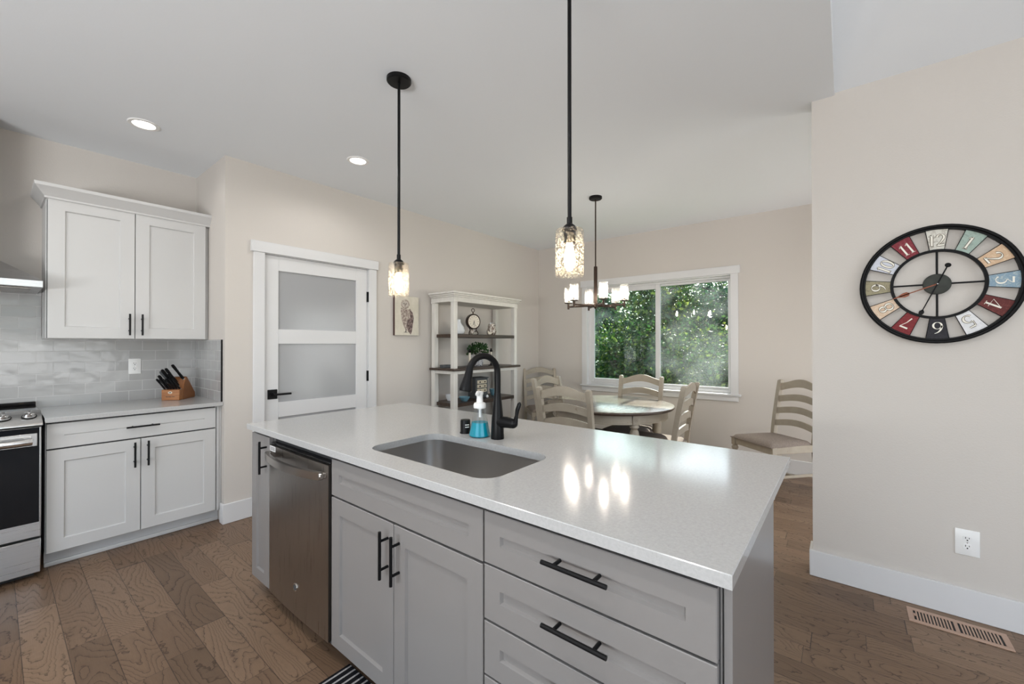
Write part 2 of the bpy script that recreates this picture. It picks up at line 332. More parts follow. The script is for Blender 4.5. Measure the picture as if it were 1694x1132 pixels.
# ------------------------------------------------------------------ mesh helpers
class MB:
    def __init__(self): self.bm = bmesh.new()
    def merge(self, tb, mi=0, mx=None):
        if mx is not None: bmesh.ops.transform(tb, matrix=mx, verts=tb.verts)
        for f in tb.faces: f.material_index = mi
        me = bpy.data.meshes.new('tmp'); tb.to_mesh(me); tb.free(); self.bm.from_mesh(me); bpy.data.meshes.remove(me)
    def box(self, a, b, bev=0.0, seg=1, mi=0, mx=None):
        tb = bmesh.new()
        c = [(a[k] + b[k]) / 2 for k in range(3)]; s = [abs(b[k] - a[k]) for k in range(3)]
        bmesh.ops.create_cube(tb, size=1, matrix=Matrix.Translation(c) @ Matrix.Diagonal((*s, 1)))
        if bev: bmesh.ops.bevel(tb, geom=tb.edges[:], offset=min(bev, min(s) * 0.45), segments=seg, profile=0.5, affect='EDGES')
        self.merge(tb, mi, mx); return self
    def raw(self, verts, faces, mi=0, mx=None):
        tb = bmesh.new(); vs = [tb.verts.new(v) for v in verts]
        for f in faces:
            try: tb.faces.new([vs[i] for i in f])
            except ValueError: pass
        bmesh.ops.recalc_face_normals(tb, faces=tb.faces[:])
        self.merge(tb, mi, mx); return self
    def tube(self, pts, r, n=12, mi=0, mx=None, caps=True, flat=1.0):
        pts = [Vector(p) for p in pts]; N = len(pts)
        rs = r if isinstance(r, (list, tuple)) else [r] * N
        verts, faces = [], []; up = None
        for k in range(N):
            d = (pts[min(k + 1, N - 1)] - pts[max(k - 1, 0)]).normalized()
            if up is None:
                up = Vector((0, 0, 1)) if abs(d.z) < 0.9 else Vector((1, 0, 0))
            s = d.cross(up).normalized(); up = s.cross(d).normalized()
            for q in range(n):
                a = 2 * PI * q / n
                verts.append(pts[k] + s * math.cos(a) * rs[k] + up * math.sin(a) * rs[k] * flat)
        for k in range(N - 1):
            for q in range(n):
                faces.append((k * n + q, k * n + (q + 1) % n, (k + 1) * n + (q + 1) % n, (k + 1) * n + q))
        if caps:
            faces.append(tuple(range(n))); faces.append(tuple((N - 1) * n + q for q in range(n)))
        return self.raw(verts, faces, mi, mx)
    def cyl(self, p0, p1, r0, r1=None, n=20, mi=0, mx=None):
        return self.tube([p0, p1], [r0, r0 if r1 is None else r1], n, mi, mx)
    def lathe(self, prof, c=(0, 0, 0), n=24, mi=0, mx=None, closed=False):
        verts, faces = [], []; m = len(prof)
        for k in range(n):
            a = 2 * PI * k / n
            for (r, z) in prof: verts.append((c[0] + r * math.cos(a), c[1] + r * math.sin(a), c[2] + z))
        rng = m if closed else m - 1
        for k in range(n):
            k2 = (k + 1) % n
            for q in range(rng):
                q2 = (q + 1) % m
                faces.append((k * m + q, k2 * m + q, k2 * m + q2, k * m + q2))
        tb = bmesh.new(); vs = [tb.verts.new(v) for v in verts]
        for f in faces: tb.faces.new([vs[i] for i in f])
        bmesh.ops.remove_doubles(tb, verts=tb.verts[:], dist=1e-6)
        bmesh.ops.recalc_face_normals(tb, faces=tb.faces[:])
        self.merge(tb, mi, mx); return self
    def prism(self, poly, f, d, mi=0, mx=None, bev=0.0):
        """poly: list of 2-D points; f(u,v,w) places a point, w runs 0..d"""
        n = len(poly)
        verts = [f(u, v, 0) for u, v in poly] + [f(u, v, d) for u, v in poly]
        faces = [tuple(range(n)), tuple(range(n, 2 * n))] + [(k, (k + 1) % n, n + (k + 1) % n, n + k) for k in range(n)]
        tb = bmesh.new(); vs = [tb.verts.new(v) for v in verts]
        for q in faces: tb.faces.new([vs[i] for i in q])
        bmesh.ops.recalc_face_normals(tb, faces=tb.faces[:])
        if bev: bmesh.ops.bevel(tb, geom=tb.edges[:], offset=bev, segments=1, affect='EDGES')
        self.merge(tb, mi, mx); return self
    def ball(self, c, r, n=16, sc=(1, 1, 1), mi=0, mx=None):
        tb = bmesh.new(); bmesh.ops.create_uvsphere(tb, u_segments=n, v_segments=max(6, n // 2), radius=r)
        bmesh.ops.transform(tb, matrix=Matrix.Translation(c) @ Matrix.Diagonal((*sc, 1)), verts=tb.verts)
        self.merge(tb, mi, mx); return self
    def shaker(self, x0, x1, z0, z1, y=0.0, th=0.02, fw=0.058, rec=0.010, sl=0.005, mi=0):
        e = 0.002
        def ring(dx, yy): return [(x0 + dx, yy, z0 + dx), (x1 - dx, yy, z0 + dx), (x1 - dx, yy, z1 - dx), (x0 + dx, yy, z1 - dx)]
        rings = [ring(0, y + th), ring(0, y + e), ring(e, y), ring(fw, y), ring(fw + sl, y + rec)]
        verts = [v for r in rings for v in r]; faces = [(0, 1, 2, 3)]
        for k in range(4):
            for q in range(4): faces.append((k * 4 + q, k * 4 + (q + 1) % 4, (k + 1) * 4 + (q + 1) % 4, (k + 1) * 4 + q))
        faces.append((16, 17, 18, 19))
        return self.raw(verts, faces, mi)
    def build(self, name, mats, parent=None, smooth=True, ang=38, loc=None):
        bm = self.bm
        if smooth:
            for f in bm.faces: f.smooth = True
            lim = R(ang)
            for e in bm.edges:
                if len(e.link_faces) == 2:
                    if e.calc_face_angle(0) > lim: e.smooth = False
        me = bpy.data.meshes.new(name); bm.to_mesh(me); bm.free()
        for m in (mats if isinstance(mats, (list, tuple)) else [mats]): me.materials.append(M[m] if isinstance(m, str) else m)
        o = bpy.data.objects.new(name, me); COL.objects.link(o)
        if parent is not None: o.parent = parent
        if loc is not None: o.location = loc
        return o

def tag(o, label=None, cat=None, group=None, kind=None):
    if label: o['label'] = label
    if cat: o['category'] = cat
    if group: o['group'] = group
    if kind: o['kind'] = kind
    return o
def thing(name, label, cat, loc=(0, 0, 0), rz=0.0, group=None):
    o = bpy.data.objects.new(name, None); COL.objects.link(o); o.empty_display_size = 0.1
    o.location = loc; o.rotation_euler = (0, 0, rz); return tag(o, label, cat, group)
def dup(o, loc=None, rz=None, label=None, parent=None, group=None):
    c = o.copy(); COL.objects.link(c)
    if parent is not None: c.parent = parent
    if loc is not None: c.location = loc
    if rz is not None: c.rotation_euler = (0, 0, rz)
    if label: c['label'] = label
    if group: c['group'] = group
    for ch in list(o.children): dup(ch, parent=c)
    return c
def struct(mb, name, mat, parent=None, smooth=True):
    o = mb.build(name, mat, parent, smooth)
    if parent is None: o['kind'] = 'structure'
    return o

# ------------------------------------------------------------------ the room
CZ = 2.775      # kitchen ceiling
PW = 3.645      # pantry wall plane (Y)
KW = 4.345      # kitchen back wall plane (Y)
WX = 5.20       # window wall plane (X)
CX = 3.01       # clock wall plane (X)
RX = 1.095      # pantry return (X)
struct(MB().box((-3.6, -4.6, -0.10), (5.4, 4.5, 0.0)), 'floor', 'floor', smooth=False)
struct(MB().box((-3.6, 0.045, CZ), (5.4, 4.5, CZ + 0.12)).box((CX + 0.13, -1.5, CZ), (5.4, 0.045, CZ + 0.12)), 'ceiling', 'ceil', smooth=False)
# vaulted great-room ceiling: eave on the clock wall, rising towards the viewer's back
z0, z1 = 2.788, 2.788 + 0.30 * (CX + 3.6)
struct(MB().raw([(CX, -4.6, z0), (CX, 0.045, z0), (-3.6, 0.045, z1), (-3.6, -4.6, z1), (CX, -4.6, z0 + .1), (CX, 0.045, z0 + .1), (-3.6, 0.045, z1 + .1), (-3.6, -4.6, z1 + .1)],
                [(0, 1, 2, 3), (4, 5, 6, 7), (0, 1, 5, 4), (1, 2, 6, 5), (2, 3, 7, 6), (3, 0, 4, 7)]), 'ceiling_vault', 'ceil', smooth=False)
struct(MB().raw([(CX, 0.045, CZ + .001), (-3.6, 0.045, CZ + .001), (-3.6, 0.045, z1), (CX, 0.16, CZ + .001), (-3.6, 0.16, CZ + .001), (-3.6, 0.16, z1), (CX, 0.045, z0), (CX, 0.16, z0)],
                [(0, 1, 2, 6), (3, 4, 5, 7), (1, 2, 5, 4), (6, 2, 5, 7), (0, 6, 7, 3), (0, 1, 4, 3)]), 'wall_gable', 'ceil', smooth=False)
struct(MB().box((-3.6, KW, 0), (RX, KW + 0.12, CZ)), 'wall_kitchen', 'wall', smooth=False)
struct(MB().box((RX, PW + 0.12, 0), (RX + 0.12, KW + 0.12, CZ)), 'wall_return', 'wall', smooth=False)
D0, D1, DZ = 1.366, 2.302, 2.082
struct(MB().box((RX, PW, 0), (D0, PW + 0.12, CZ)).box((D1, PW, 0), (WX + 0.16, PW + 0.12, CZ)).box((D0, PW, DZ), (D1, PW + 0.12, CZ)), 'wall_pantry', 'wall', smooth=False)
struct(MB().box((RX + 0.12, KW + .4, 0), (2.8, KW + .5, CZ)), 'wall_pantry_back', 'wall', smooth=False)
WY0, WY1, WZ0, WZ1 = 0.995, 2.825, 0.785, 2.14
struct(MB().box((WX, -1.5, 0), (WX + 0.16, WY0, CZ)).box((WX, WY1, 0), (WX + 0.16, PW, CZ)).box((WX, WY0, 0), (WX + 0.16, WY1, WZ0)).box((WX, WY0, WZ1), (WX + 0.16, WY1, CZ)), 'wall_window', 'wall', smooth=False)
struct(MB().box((CX, -4.6, 0), (CX + 0.13, 0.152, 2.80)), 'wall_clock', 'wall', smooth=False)
struct(MB().box((CX + 0.13, -1.62, 0), (3.40, -1.5, CZ)).box((5.08, -1.62, 0), (WX + 0.16, -1.5, CZ)).box((3.40, -1.62, 2.10), (5.08, -1.5, CZ)), 'wall_dining', 'wall', smooth=False)
# the great room behind the viewer: two glazed openings let the day in
struct(MB().box((-3.7, -1.5, 0), (-3.6, -1.4, 4.9)).box((-3.7, -4.6, 0), (-3.6, -1.5, 4.9)).box((-3.7, 1.8, 0), (-3.6, 4.5, 4.9)).box((-3.7, -1.4, 0), (-3.6, 1.8, 0.5)).box((-3.7, -1.4, 2.6), (-3.6, 1.8, 4.9)), 'wall_side', 'wall', smooth=False)
struct(MB().box((-3.6, -4.7, 0), (-2.75, -4.6, 4.9)).box((1.75, -4.7, 0), (CX + .13, -4.6, 4.9)).box((-2.75, -4.7, 2.95), (1.75, -4.6, 4.9)).box((-2.75, -4.7, 0), (1.75, -4.6, 0.25)), 'wall_rear', 'wall', smooth=False)

BH, BT = 0.148, 0.016
def base(name, a, b): struct(MB().box(a, b, 0.003), name, 'trim')
base('baseboard_pantry', (1.079, PW - BT, 0), (1.28, PW, BH))
base('baseboard_pantry_right', (2.39, PW - BT, 0), (WX, PW, BH))
base('baseboard_return', (1.079, PW, 0), (RX, PW + 0.055, BH))
base('baseboard_window', (WX - BT, -1.5, 0), (WX, PW - BT, BH))
base('baseboard_clock', (CX - BT, -4.6, 0), (CX, 0.168, BH))
base('baseboard_clock_end', (CX, 0.152, 0), (CX + 0.13, 0.168, BH))

# backsplash tile
struct(MB().box((-1.2, KW - 0.009, 0.914), (RX, KW, 1.40)).box((-0.60, KW - 0.009, 1.40), (0.213, KW, 1.75)), 'wall_backsplash', 'tile_x', smooth=False)
struct(MB().box((RX - 0.009, 3.693, 0.914), (RX, KW - 0.009, 1.383)), 'wall_backsplash_return', 'tile_y', smooth=False)
struct(MB().box((RX - 0.011, 3.688, 0.914), (RX, 3.693, 1.384)), 'trim_tile_edge', 'black', smooth=False)

# ------------------------------------------------------------------ pantry door
dm = MB()
slab_y = PW + 0.012
lites = [(0.26, 0.745), (0.868, 1.352), (1.472, 1.956)]
GX0, GX1 = 1.480, 2.181
xs = [(D0 + 0.006, GX0), (GX1, D1 - 0.006)]
for a, b in xs: dm.box((a, slab_y, 0.008), (b, slab_y + 0.035, DZ - 0.006), 0.002)
rails = [0.008] + [v for l in lites for v in l] + [DZ - 0.006]
for k in range(0, len(rails), 2): dm.box((GX0, slab_y, rails[k]), (GX1, slab_y + 0.035, rails[k + 1]), 0.002)
door = struct(dm, 'door_1', 'trim')
for a, b in lites: MB().box((GX0 - 0.004, slab_y + 0.014, a - 0.004), (GX1 + 0.004, slab_y + 0.022, b + 0.004)).build('frosted_pane', 'frost', door, False)
hp = MB().box((1.396, slab_y - 0.008, 0.900), (1.470, slab_y, 0.978), 0.002)
hp.cyl((1.433, slab_y - 0.008, 0.939), (1.433, slab_y - 0.05, 0.939), 0.011).cyl((1.433, slab_y, 0.939), (1.433, slab_y - .02, 0.939), 0.018).box((1.424, slab_y - 0.058, 0.931), (1.562, slab_y - 0.042, 0.947), 0.003)
hp.build('door_handle', 'black', door)
for z in (0.25, 1.04, 1.81): MB().cyl((2.303, PW - 0.002, z - 0.05), (2.303, PW - 0.002, z + 0.05), 0.007, n=10).box((2.290, PW + .002, z - .05), (2.305, PW + .0125, z + .05)).build('hinge', 'black', door)
cs = MB().box((1.284, PW - 0.018, 0), (D0, PW, DZ + 0.001), 0.002).box((D1, PW - 0.018, 0), (2.384, PW, DZ + 0.001), 0.002)
cs.box((1.266, PW - 0.026, DZ + 0.001), (2.402, PW, 2.17), 0.002)
cs.box((D0 - .001, PW, 0), (D0 + 0.004, PW + 0.12, DZ)).box((D1 - 0.004, PW, 0), (D1 + .001, PW + 0.12, DZ)).box((D0, PW, DZ - 0.004), (D1, PW + 0.12, DZ + .001))
struct(cs, 'trim_door_casing', 'trim')

# ------------------------------------------------------------------ window
wf = MB()
fx0, fx1 = WX + 0.055, WX + 0.12
def wbox(y0, y1, z0, z1, a=fx0, b=fx1, bev=0.003): wf.box((a, y0, z0), (b, y1, z1), bev)
wbox(WY0, WY0 + .03, WZ0, WZ1); wbox(WY1 - .03, WY1, WZ0, WZ1); wbox(WY0 + .03, WY1 - .03, WZ0, WZ0 + .035); wbox(WY0 + .03, WY1 - .03, WZ1 - .035, WZ1)
win = struct(wf, 'window_1', 'trim')
def sash(name, y0, y1, z0, z1, w, x):
    s = MB().box((x, y0, z0), (x + .028, y0 + w, z1), .003).box((x, y1 - w, z0), (x + .028, y1, z1), .003).box((x, y0 + w, z0), (x + .028, y1 - w, z0 + w), .003).box((x, y0 + w, z1 - w), (x + .028, y1 - w, z1), .003)
    o = s.build(name, 'trim', win)
    MB().box((x + .011, y0 + w - .002, z0 + w - .002), (x + .015, y1 - w + .002, z1 - w + .002)).build('window_pane', 'pane', o, False)
    return o
sash('sash', WY0 + .03, 1.875, WZ0 + .035, WZ1 - .035, 0.028, fx0 + .034)
sl = sash('sliding_sash', 1.822, WY1 - .03, WZ0 + .035, WZ1 - .035, 0.058, fx0 + .004)
MB().box((fx0 - .004, 1.828, 1.40), (fx0 + .004, 1.848, 1.52), .002).build('sash_latch', 'trim', sl)
MB().box((fx1 - .004, 1.83, WZ0 + .035), (fx1 - .002, WY1 - .03, WZ1 - .035)).build('insect_screen', 'screen', win, False)
wc = MB().box((WX - .018, 0.931, 0.785), (WX, WY0 + .012, 2.14), .002).box((WX - .018, WY1 - .012, 0.785), (WX, 2.892, 2.14), .002)
wc.box((WX - .026, 0.913, 2.14), (WX, 2.909, 2.228), .002).box((WX - .018, 0.931, 0.705), (WX, 2.892, 0.765), .002).box((WX - .04, 0.903, 0.765), (WX + .055, 2.912, 0.786), .003)
wc.box((WX, WY0, 0.786), (WX + .056, WY0 + .012, 2.14)).box((WX, WY1 - .012, 0.786), (WX + .056, WY1, 2.14)).box((WX, WY0, 2.128), (WX + .056, WY1, 2.141))
struct(wc, 'trim_window_casing', 'trim')

# ------------------------------------------------------------------ bar handle
def bar_handle(parent, p, axis, L, y_face=0.0, off=0.035, r=0.0058, mat='black', name='handle'):
    """p = centre on the front plane (x,z); the bar stands off towards -y"""
    x, z = p; m = MB(); ys = y_face - off
    if axis == 'x':
        m.cyl((x - L / 2, ys, z), (x + L / 2, ys, z), r, n=14)
        for s in (-1, 1): m.cyl((x + s * (L / 2 - .034), ys, z), (x + s * (L / 2 - .034), y_face, z), r * .85, n=12)
    else:
        m.cyl((x, ys, z - L / 2), (x, ys, z + L / 2), r, n=14)
        for s in (-1, 1): m.cyl((x, ys, z + s * (L / 2 - .034)), (x, y_face, z + s * (L / 2 - .034)), r * .85, n=12)
    return m.build(name, mat, parent)
def front(parent, name, x0, x1, z0, z1, mat, fw=0.058):
    return MB().shaker(x0, x1, z0, z1, 0, 0.02, fw).build(name, mat, parent)

# ------------------------------------------------------------------ island (front faces -X). local x = 2.56 - Y, local y = X - 0.9
IR = -PI / 2
def island_pt(x): return (0.9, 2.56 - x, 0)
def carcass(t, x0, x1, mat='grey_cab', toe=True, y1=0.635, hollow=False):
    if hollow:
        m = MB().box((x0, 0.0215, 0.08), (x1, y1, 0.10)).box((x0, y1 - .012, 0.10), (x1, y1, 0.884)).box((x0, 0.0215, 0.10), (x0 + .018, y1 - .012, 0.884)).box((x1 - .018, 0.0215, 0.10), (x1, y1 - .012, 0.884))
    else: m = MB().box((x0, 0.0215, 0.08), (x1, y1, 0.884), mi=0)
    m.build('cabinet_body', [mat], t, False)
    if toe: MB().box((x0, 0.075, 0), (x1, 0.09, 0.08)).build('toe_kick', 'dark_gap', t, False)
    # near-black sheet paints the shadow gap behind the fronts
    MB().box((x0 + .002, 0.0203, 0.085), (x1 - .002, 0.0213, 0.880)).build('shadow_gap_sheet', 'dark_gap', t, False)
t = thing('pull_out_cabinet', 'narrow grey pull-out cabinet at the far end of the island, beside the dishwasher', 'cabinet', island_pt(0), IR)
carcass(t, 0, 0.230)
d = front(t, 'door', 0.002, 0.226, 0.082, 0.866, 'grey_cab', 0.058)
bar_handle(d, (0.196, 0.762), 'z', 0.168)

t = thing('sink_cabinet', 'grey island base cabinet under the sink, with two doors below one false drawer front', 'cabinet', island_pt(0.858), IR)
carcass(t, 0, 0.874, hollow=True)
front(t, 'drawer_front', 0.004, 0.871, 0.714, 0.866, 'grey_cab')
d = front(t, 'door', 0.004, 0.436, 0.082, 0.706, 'grey_cab', 0.064); bar_handle(d, (0.405, 0.597), 'z', 0.170)
d = front(t, 'door', 0.440, 0.871, 0.082, 0.706, 'grey_cab', 0.064); bar_handle(d, (0.472, 0.597), 'z', 0.170)

t = thing('drawer_cabinet', 'grey island drawer unit at the near end beside the sink cabinet, with black bar pulls', 'cabinet', island_pt(1.732), IR)
carcass(t, 0, 0.632)
for z0_, z1_ in ((0.717, 0.866), (0.554, 0.711), (0.393, 0.547), (0.082, 0.387)):
    d = front(t, 'drawer', 0.003, 0.628, z0_, z1_, 'grey_cab', 0.060)
    bar_handle(d, (0.318, (z0_ + z1_) / 2 + .013 if z1_ > .4 else 0.30), 'x', 0.178)
MB().box((0.634, 0.030, 0), (0.650, 0.640, 0.884), .001).build('side_panel', 'grey_cab', t, False)
pb = MB().box((1.548, 0.168 + .017, 0), (1.575, 2.56, 0.884), .002).build('back_panel', 'grey_cab', None, False)
tag(pb, 'long grey finished panel closing the seating side of the island under the overhang', 'panel')

# dishwasher
t = thing('dishwasher', 'stainless dishwasher with a bowed bar handle, built into the grey island', 'dishwasher', island_pt(0.234), IR)
MB().box((0.004, 0.03, 0.09), (0.618, 0.60, 0.872)).build('tub_body', 'dark_gap', t, False)
dd = MB()
nseg = 10
pts = []
for k in range(nseg + 1):
    x = 0.008 + 0.601 * k / nseg
    pts.append((x, -0.004 - 0.006 * math.sin(PI * k / nseg)))
pts += [(0.609, 0.028), (0.008, 0.028)]
dd.prism(pts, lambda u, v, w: (u, v, 0.082 + w), 0.752)
door_o = dd.build('door', 'steel_v', t, True, 25)
MB().box((0.008, 0.004, 0.834), (0.609, 0.028, 0.846), .003).build('control_strip', 'blackgloss', t)
# bowed flat handle
hm = MB(); n = 18
H = []
for k in range(n + 1):
    f = k / n; x = 0.028 + f * 0.555
    H.append((x, -0.026 - 0.040 * math.sin(PI * f) ** 0.75))
zt = [0.806, 0.772]
verts = []
for (x, y) in H:
    for (dy, z) in ((-0.006, zt[0]), (0.010, zt[0]), (0.010, zt[1]), (-0.006, zt[1])): verts.append((x, y + dy, z))
faces = [(0, 1, 2, 3), (n * 4, n * 4 + 1, n * 4 + 2, n * 4 + 3)]
for k in range(n):
    for q in range(4): faces.append((k * 4 + q, k * 4 + (q + 1) % 4, (k + 1) * 4 + (q + 1) % 4, (k + 1) * 4 + q))
hm.raw(verts, faces)
hm.box((0.020, -0.034, 0.776), (0.046, -0.003, 0.802), .004).box((0.566, -0.034, 0.776), (0.592, -0.003, 0.802), .004)
hm.build('handle', 'steel_dw', door_o)
bd = MB().cyl((0.318, -0.0095, 0.215), (0.318, -0.013, 0.215), 0.017, n=24).cyl((0.318, -0.013, 0.215), (0.318, -0.0136, 0.215), 0.013, n=24, mi=1)
bd.build('round_badge', ['steel_bar', 'slate'], door_o)
st = MB().box((0.020, -0.0066, 0.806), (0.085, -0.0052, 0.832), mi=0)
for k in range(3): st.box((0.026, -0.0070, 0.812 + k * .006), (0.079, -0.0064, 0.8145 + k * .006), mi=1)
st.build('sticker', ['plastic_w', 'grout_dark'], door_o, False)
MB().box((0.004, 0.06, 0.0), (0.615, 0.075, 0.09)).build('toe_kick', 'dark_gap', t, False)

# island worktop with an undermount cut-out
def rrect(x0, x1, y0, y1, r, n=8):
    out = []
    for (cx, cy, a0) in ((x1 - r, y1 - r, 0), (x0 + r, y1 - r, PI / 2), (x0 + r, y0 + r, PI), (x1 - r, y0 + r, 3 * PI / 2)):
        for k in range(n + 1):
            a = a0 + PI / 2 * k / n; out.append((cx + r * math.cos(a), cy + r * math.sin(a)))
    return out
def slab_with_hole(outer, inner, z0, z1, name, mat):
    """quads between the hole ring and matching points of the outer rectangle"""
    bm = bmesh.new()
    e = 0.002
    def loop(pts, z): return [bm.verts.new((x, y, z)) for x, y in pts]
    def edges(vs): return [bm.edges.new((vs[k], vs[(k + 1) % len(vs)])) for k in range(len(vs))]
    cx = sum(p[0] for p in outer) / 4; cy = sum(p[1] for p in outer) / 4
    ins = [(x - math.copysign(e, x - cx), y - math.copysign(e, y - cy)) for x, y in outer]
    ot = loop(ins, z1); it = loop(inner, z1); oc = loop(outer, z1 - e); ob = loop(outer, z0); ib = loop(inner, z0)
    bmesh.ops.triangle_fill(bm, use_beauty=True, edges=edges(ot) + edges(it))
    bmesh.ops.triangle_fill(bm, use_beauty=True, edges=edges(ob) + edges(ib))
    def wall(a, b):
        for k in range(len(a)): bm.faces.new((a[k], a[(k + 1) % len(a)], b[(k + 1) % len(a)], b[k]))
    wall(ot, oc); wall(oc, ob); wall(it, ib)
    bmesh.ops.recalc_face_normals(bm, faces=bm.faces[:])
    mb = MB(); mb.bm.free(); mb.bm = bm
    return mb.build(name, mat, None, True, 30)
SX0, SX1, SY0, SY1 = 0.988, 1.372, 0.892, 1.586
it = slab_with_hole([(0.877, 0.168), (1.932, 0.168), (1.932, 2.568), (0.877, 2.568)], rrect(SX0, SX1, SY0, SY1, 0.075), 0.885, 0.914, 'island_countertop', 'quartz')
tag(it, 'long white speckled quartz worktop on the grey island, with a sink cut-out', 'countertop')
# sink bowl
def bowl(name, x0, x1, y0, y1, r, zt, zb):
    o = 0.006; tb = bmesh.new(); loops = []
    spec = [(-0.014, zt), (-0.014 + .001, zt - .0015), (o, zt - .0015), (o, zt)]
    prof = [(-0.020, zt - .001, r + .02), (-0.004, zt - .001, r), (-0.004, zt - .012, r), (0.004, zb + .03, r), (0.012, zb + .008, r), (0.035, zb, r * .8), (0.12, zb - .004, r * .4)]
    for ins, z, rr in prof: loops.append([tb.verts.new((x, y, z)) for x, y in rrect(x0 + ins, x1 - ins, y0 + ins, y1 - ins, max(rr, .01))])
    n = len(loops[0])
    for a, b in zip(loops, loops[1:]):
        for k in range(n): tb.faces.new((a[k], a[(k + 1) % n], b[(k + 1) % n], b[k]))
    tb.faces.new(loops[-1])
    bmesh.ops.recalc_face_normals(tb, faces=tb.faces[:])
    for f in tb.faces: f.normal_flip() if f.normal.z < -0.5 else None
    m = MB(); m.bm.free(); m.bm = tb
    return m
sink = bowl('kitchen_sink', SX0, SX1, SY0, SY1, 0.08, 0.885, 0.67).build('kitchen_sink', 'steel_sink', None, True, 50)
tag(sink, 'deep brushed stainless undermount sink bowl set into the white island worktop', 'sink')
dr = MB().lathe([(0.0, 0.0), (0.042, 0.0), (0.045, 0.003), (0.045, 0.0)], (1.18, 1.24, 0.6665), 24); dr.build('drain', 'steel_bar', sink)

# ------------------------------------------------------------------ faucet, soap, air gap
fx, fy = 1.464, 1.258
t = thing('kitchen_faucet', 'matte black gooseneck pull-down faucet standing on the island behind the sink', 'faucet', (fx, fy, 0.914))
MB().lathe([(0, 0), (0.030, 0), (0.031, 0.006), (0.029, 0.05), (0.027, 0.095), (0.022, 0.15), (0.0165, 0.20), (0.0155, 0.21), (0, 0.21)], n=28).build('faucet_body', 'black', t)
# the spout swings over the bowl
sd = Vector((-0.978, 0.208, 0)).normalized()
arc = [(0, 0, 0.20), (0, 0, 0.27)]
rad = 0.079
for k in range(1, 15):
    a = PI * 0.88 * k / 14
    q = sd * (rad - rad * math.cos(a)); arc.append((q.x, q.y, 0.305 + rad * math.sin(a)))
arc[1] = (0, 0, 0.29)
MB().tube(arc, 0.0148, 16).build('spout', 'black', t)
e = Vector(arc[-1]); pd = (Vector(arc[-1]) - Vector(arc[-2])).normalized()
pd = (sd * 0.24 + Vector((0, 0, -1))).normalized()
hd = [e - pd * .006, e + pd * .015, e + pd * .045, e + pd * .075, e + pd * .098, e + pd * .106]
MB().tube(hd, [0.0155, 0.0165, 0.019, 0.025, 0.029, 0.026], 18).build('spray_head', 'black', t)
ld = Vector((0.12, -1.0, 0)).normalized()
hb = MB().tube([ld * .006 + Vector((0, 0, .078)), ld * .05 + Vector((0, 0, .080)), ld * .085 + Vector((0, 0, .078))], [0.026, 0.0255, 0.022], 18)
hb.ball(ld * .085 + Vector((0, 0, .078)), 0.022, 16)
hb.build('handle_hub', 'black', t)
lv = [ld * .088 + Vector((0, 0, .066)), ld * .098 + Vector((0, 0, .090)), ld * .103 + Vector((0, 0, .115)), ld * .107 + Vector((0, 0, .140)), ld * .118 + Vector((0, 0, .168)), ld * .122 + Vector((0, 0, .176))]
MB().tube(lv, [0.010, 0.0125, 0.0085, 0.0105, 0.010, 0.004], 12, flat=0.7).build('lever', 'black', t)

t = thing('soap_bottle', 'clear pump bottle half full of bright blue soap, standing between faucet and air gap', 'soap dispenser', (1.45, 1.357, 0.914))
def bot(z):
    f = max(0, min(1, (z - 0.008) / 0.115)); return 0.0515 - 0.024 * f
so = [(0, 0.0025), (0.047, 0.0025), (0.0505, 0.008)] + [(bot(0.01 + k * .0115) - .001, 0.01 + k * .0115) for k in range(1, 6)] + [(0, 0.0675)]
MB().lathe(so, n=28).build('soap_liquid', 'soap', t)
MB().lathe([(0, 0), (0.048, 0), (0.052, 0.006)] + [(bot(0.01 + k * .0115), 0.01 + k * .0115) for k in range(1, 11)] + [(0.0265, 0.130), (0.0265, 0.138)], n=28).build('bottle', 'clear', t)
MB().lathe([(0, 0.134), (0.0285, 0.134), (0.0295, 0.137), (0.0295, 0.150), (0.026, 0.158), (0.016, 0.161), (0.0145, 0.180), (0.0145, 0.196), (0.017, 0.200), (0.017, 0.212), (0, 0.214)], n=24).build('pump', 'plastic_w', t)
MB().tube([(0, 0, 0.206), (-0.014, -0.004, 0.207), (-0.028, -0.010, 0.204), (-0.034, -0.012, 0.199)], [0.010, 0.010, 0.009, 0.007], 12).build('nozzle', 'plastic_w', t)
MB().cyl((0.002, 0, 0.09), (0.002, 0, 0.134), 0.006, n=12).build('dip_tube', 'plastic_w', t)

t = thing('air_gap_cap', 'small black dishwasher air gap cap on the worktop, left of the blue soap', 'air gap', (1.458, 1.461, 0.914))
MB().lathe([(0, 0), (0.0275, 0), (0.0275, 0.004), (0.0245, 0.008), (0.0245, 0.060), (0.022, 0.066), (0, 0.067)], n=26).build('cap', 'black', t)
v = Vector((-1.458, -1.461, 0)).normalized(); ang = math.atan2(v.y, v.x)
sl_ = MB()
for z in (0.030, 0.041): sl_.box((0.022, -0.010, z), (0.0256, 0.010, z + .0045), .001, mx=Matrix.Rotation(ang + .35, 4, 'Z'))
sl_.build('vent_slot', 'plastic_w', t, False)

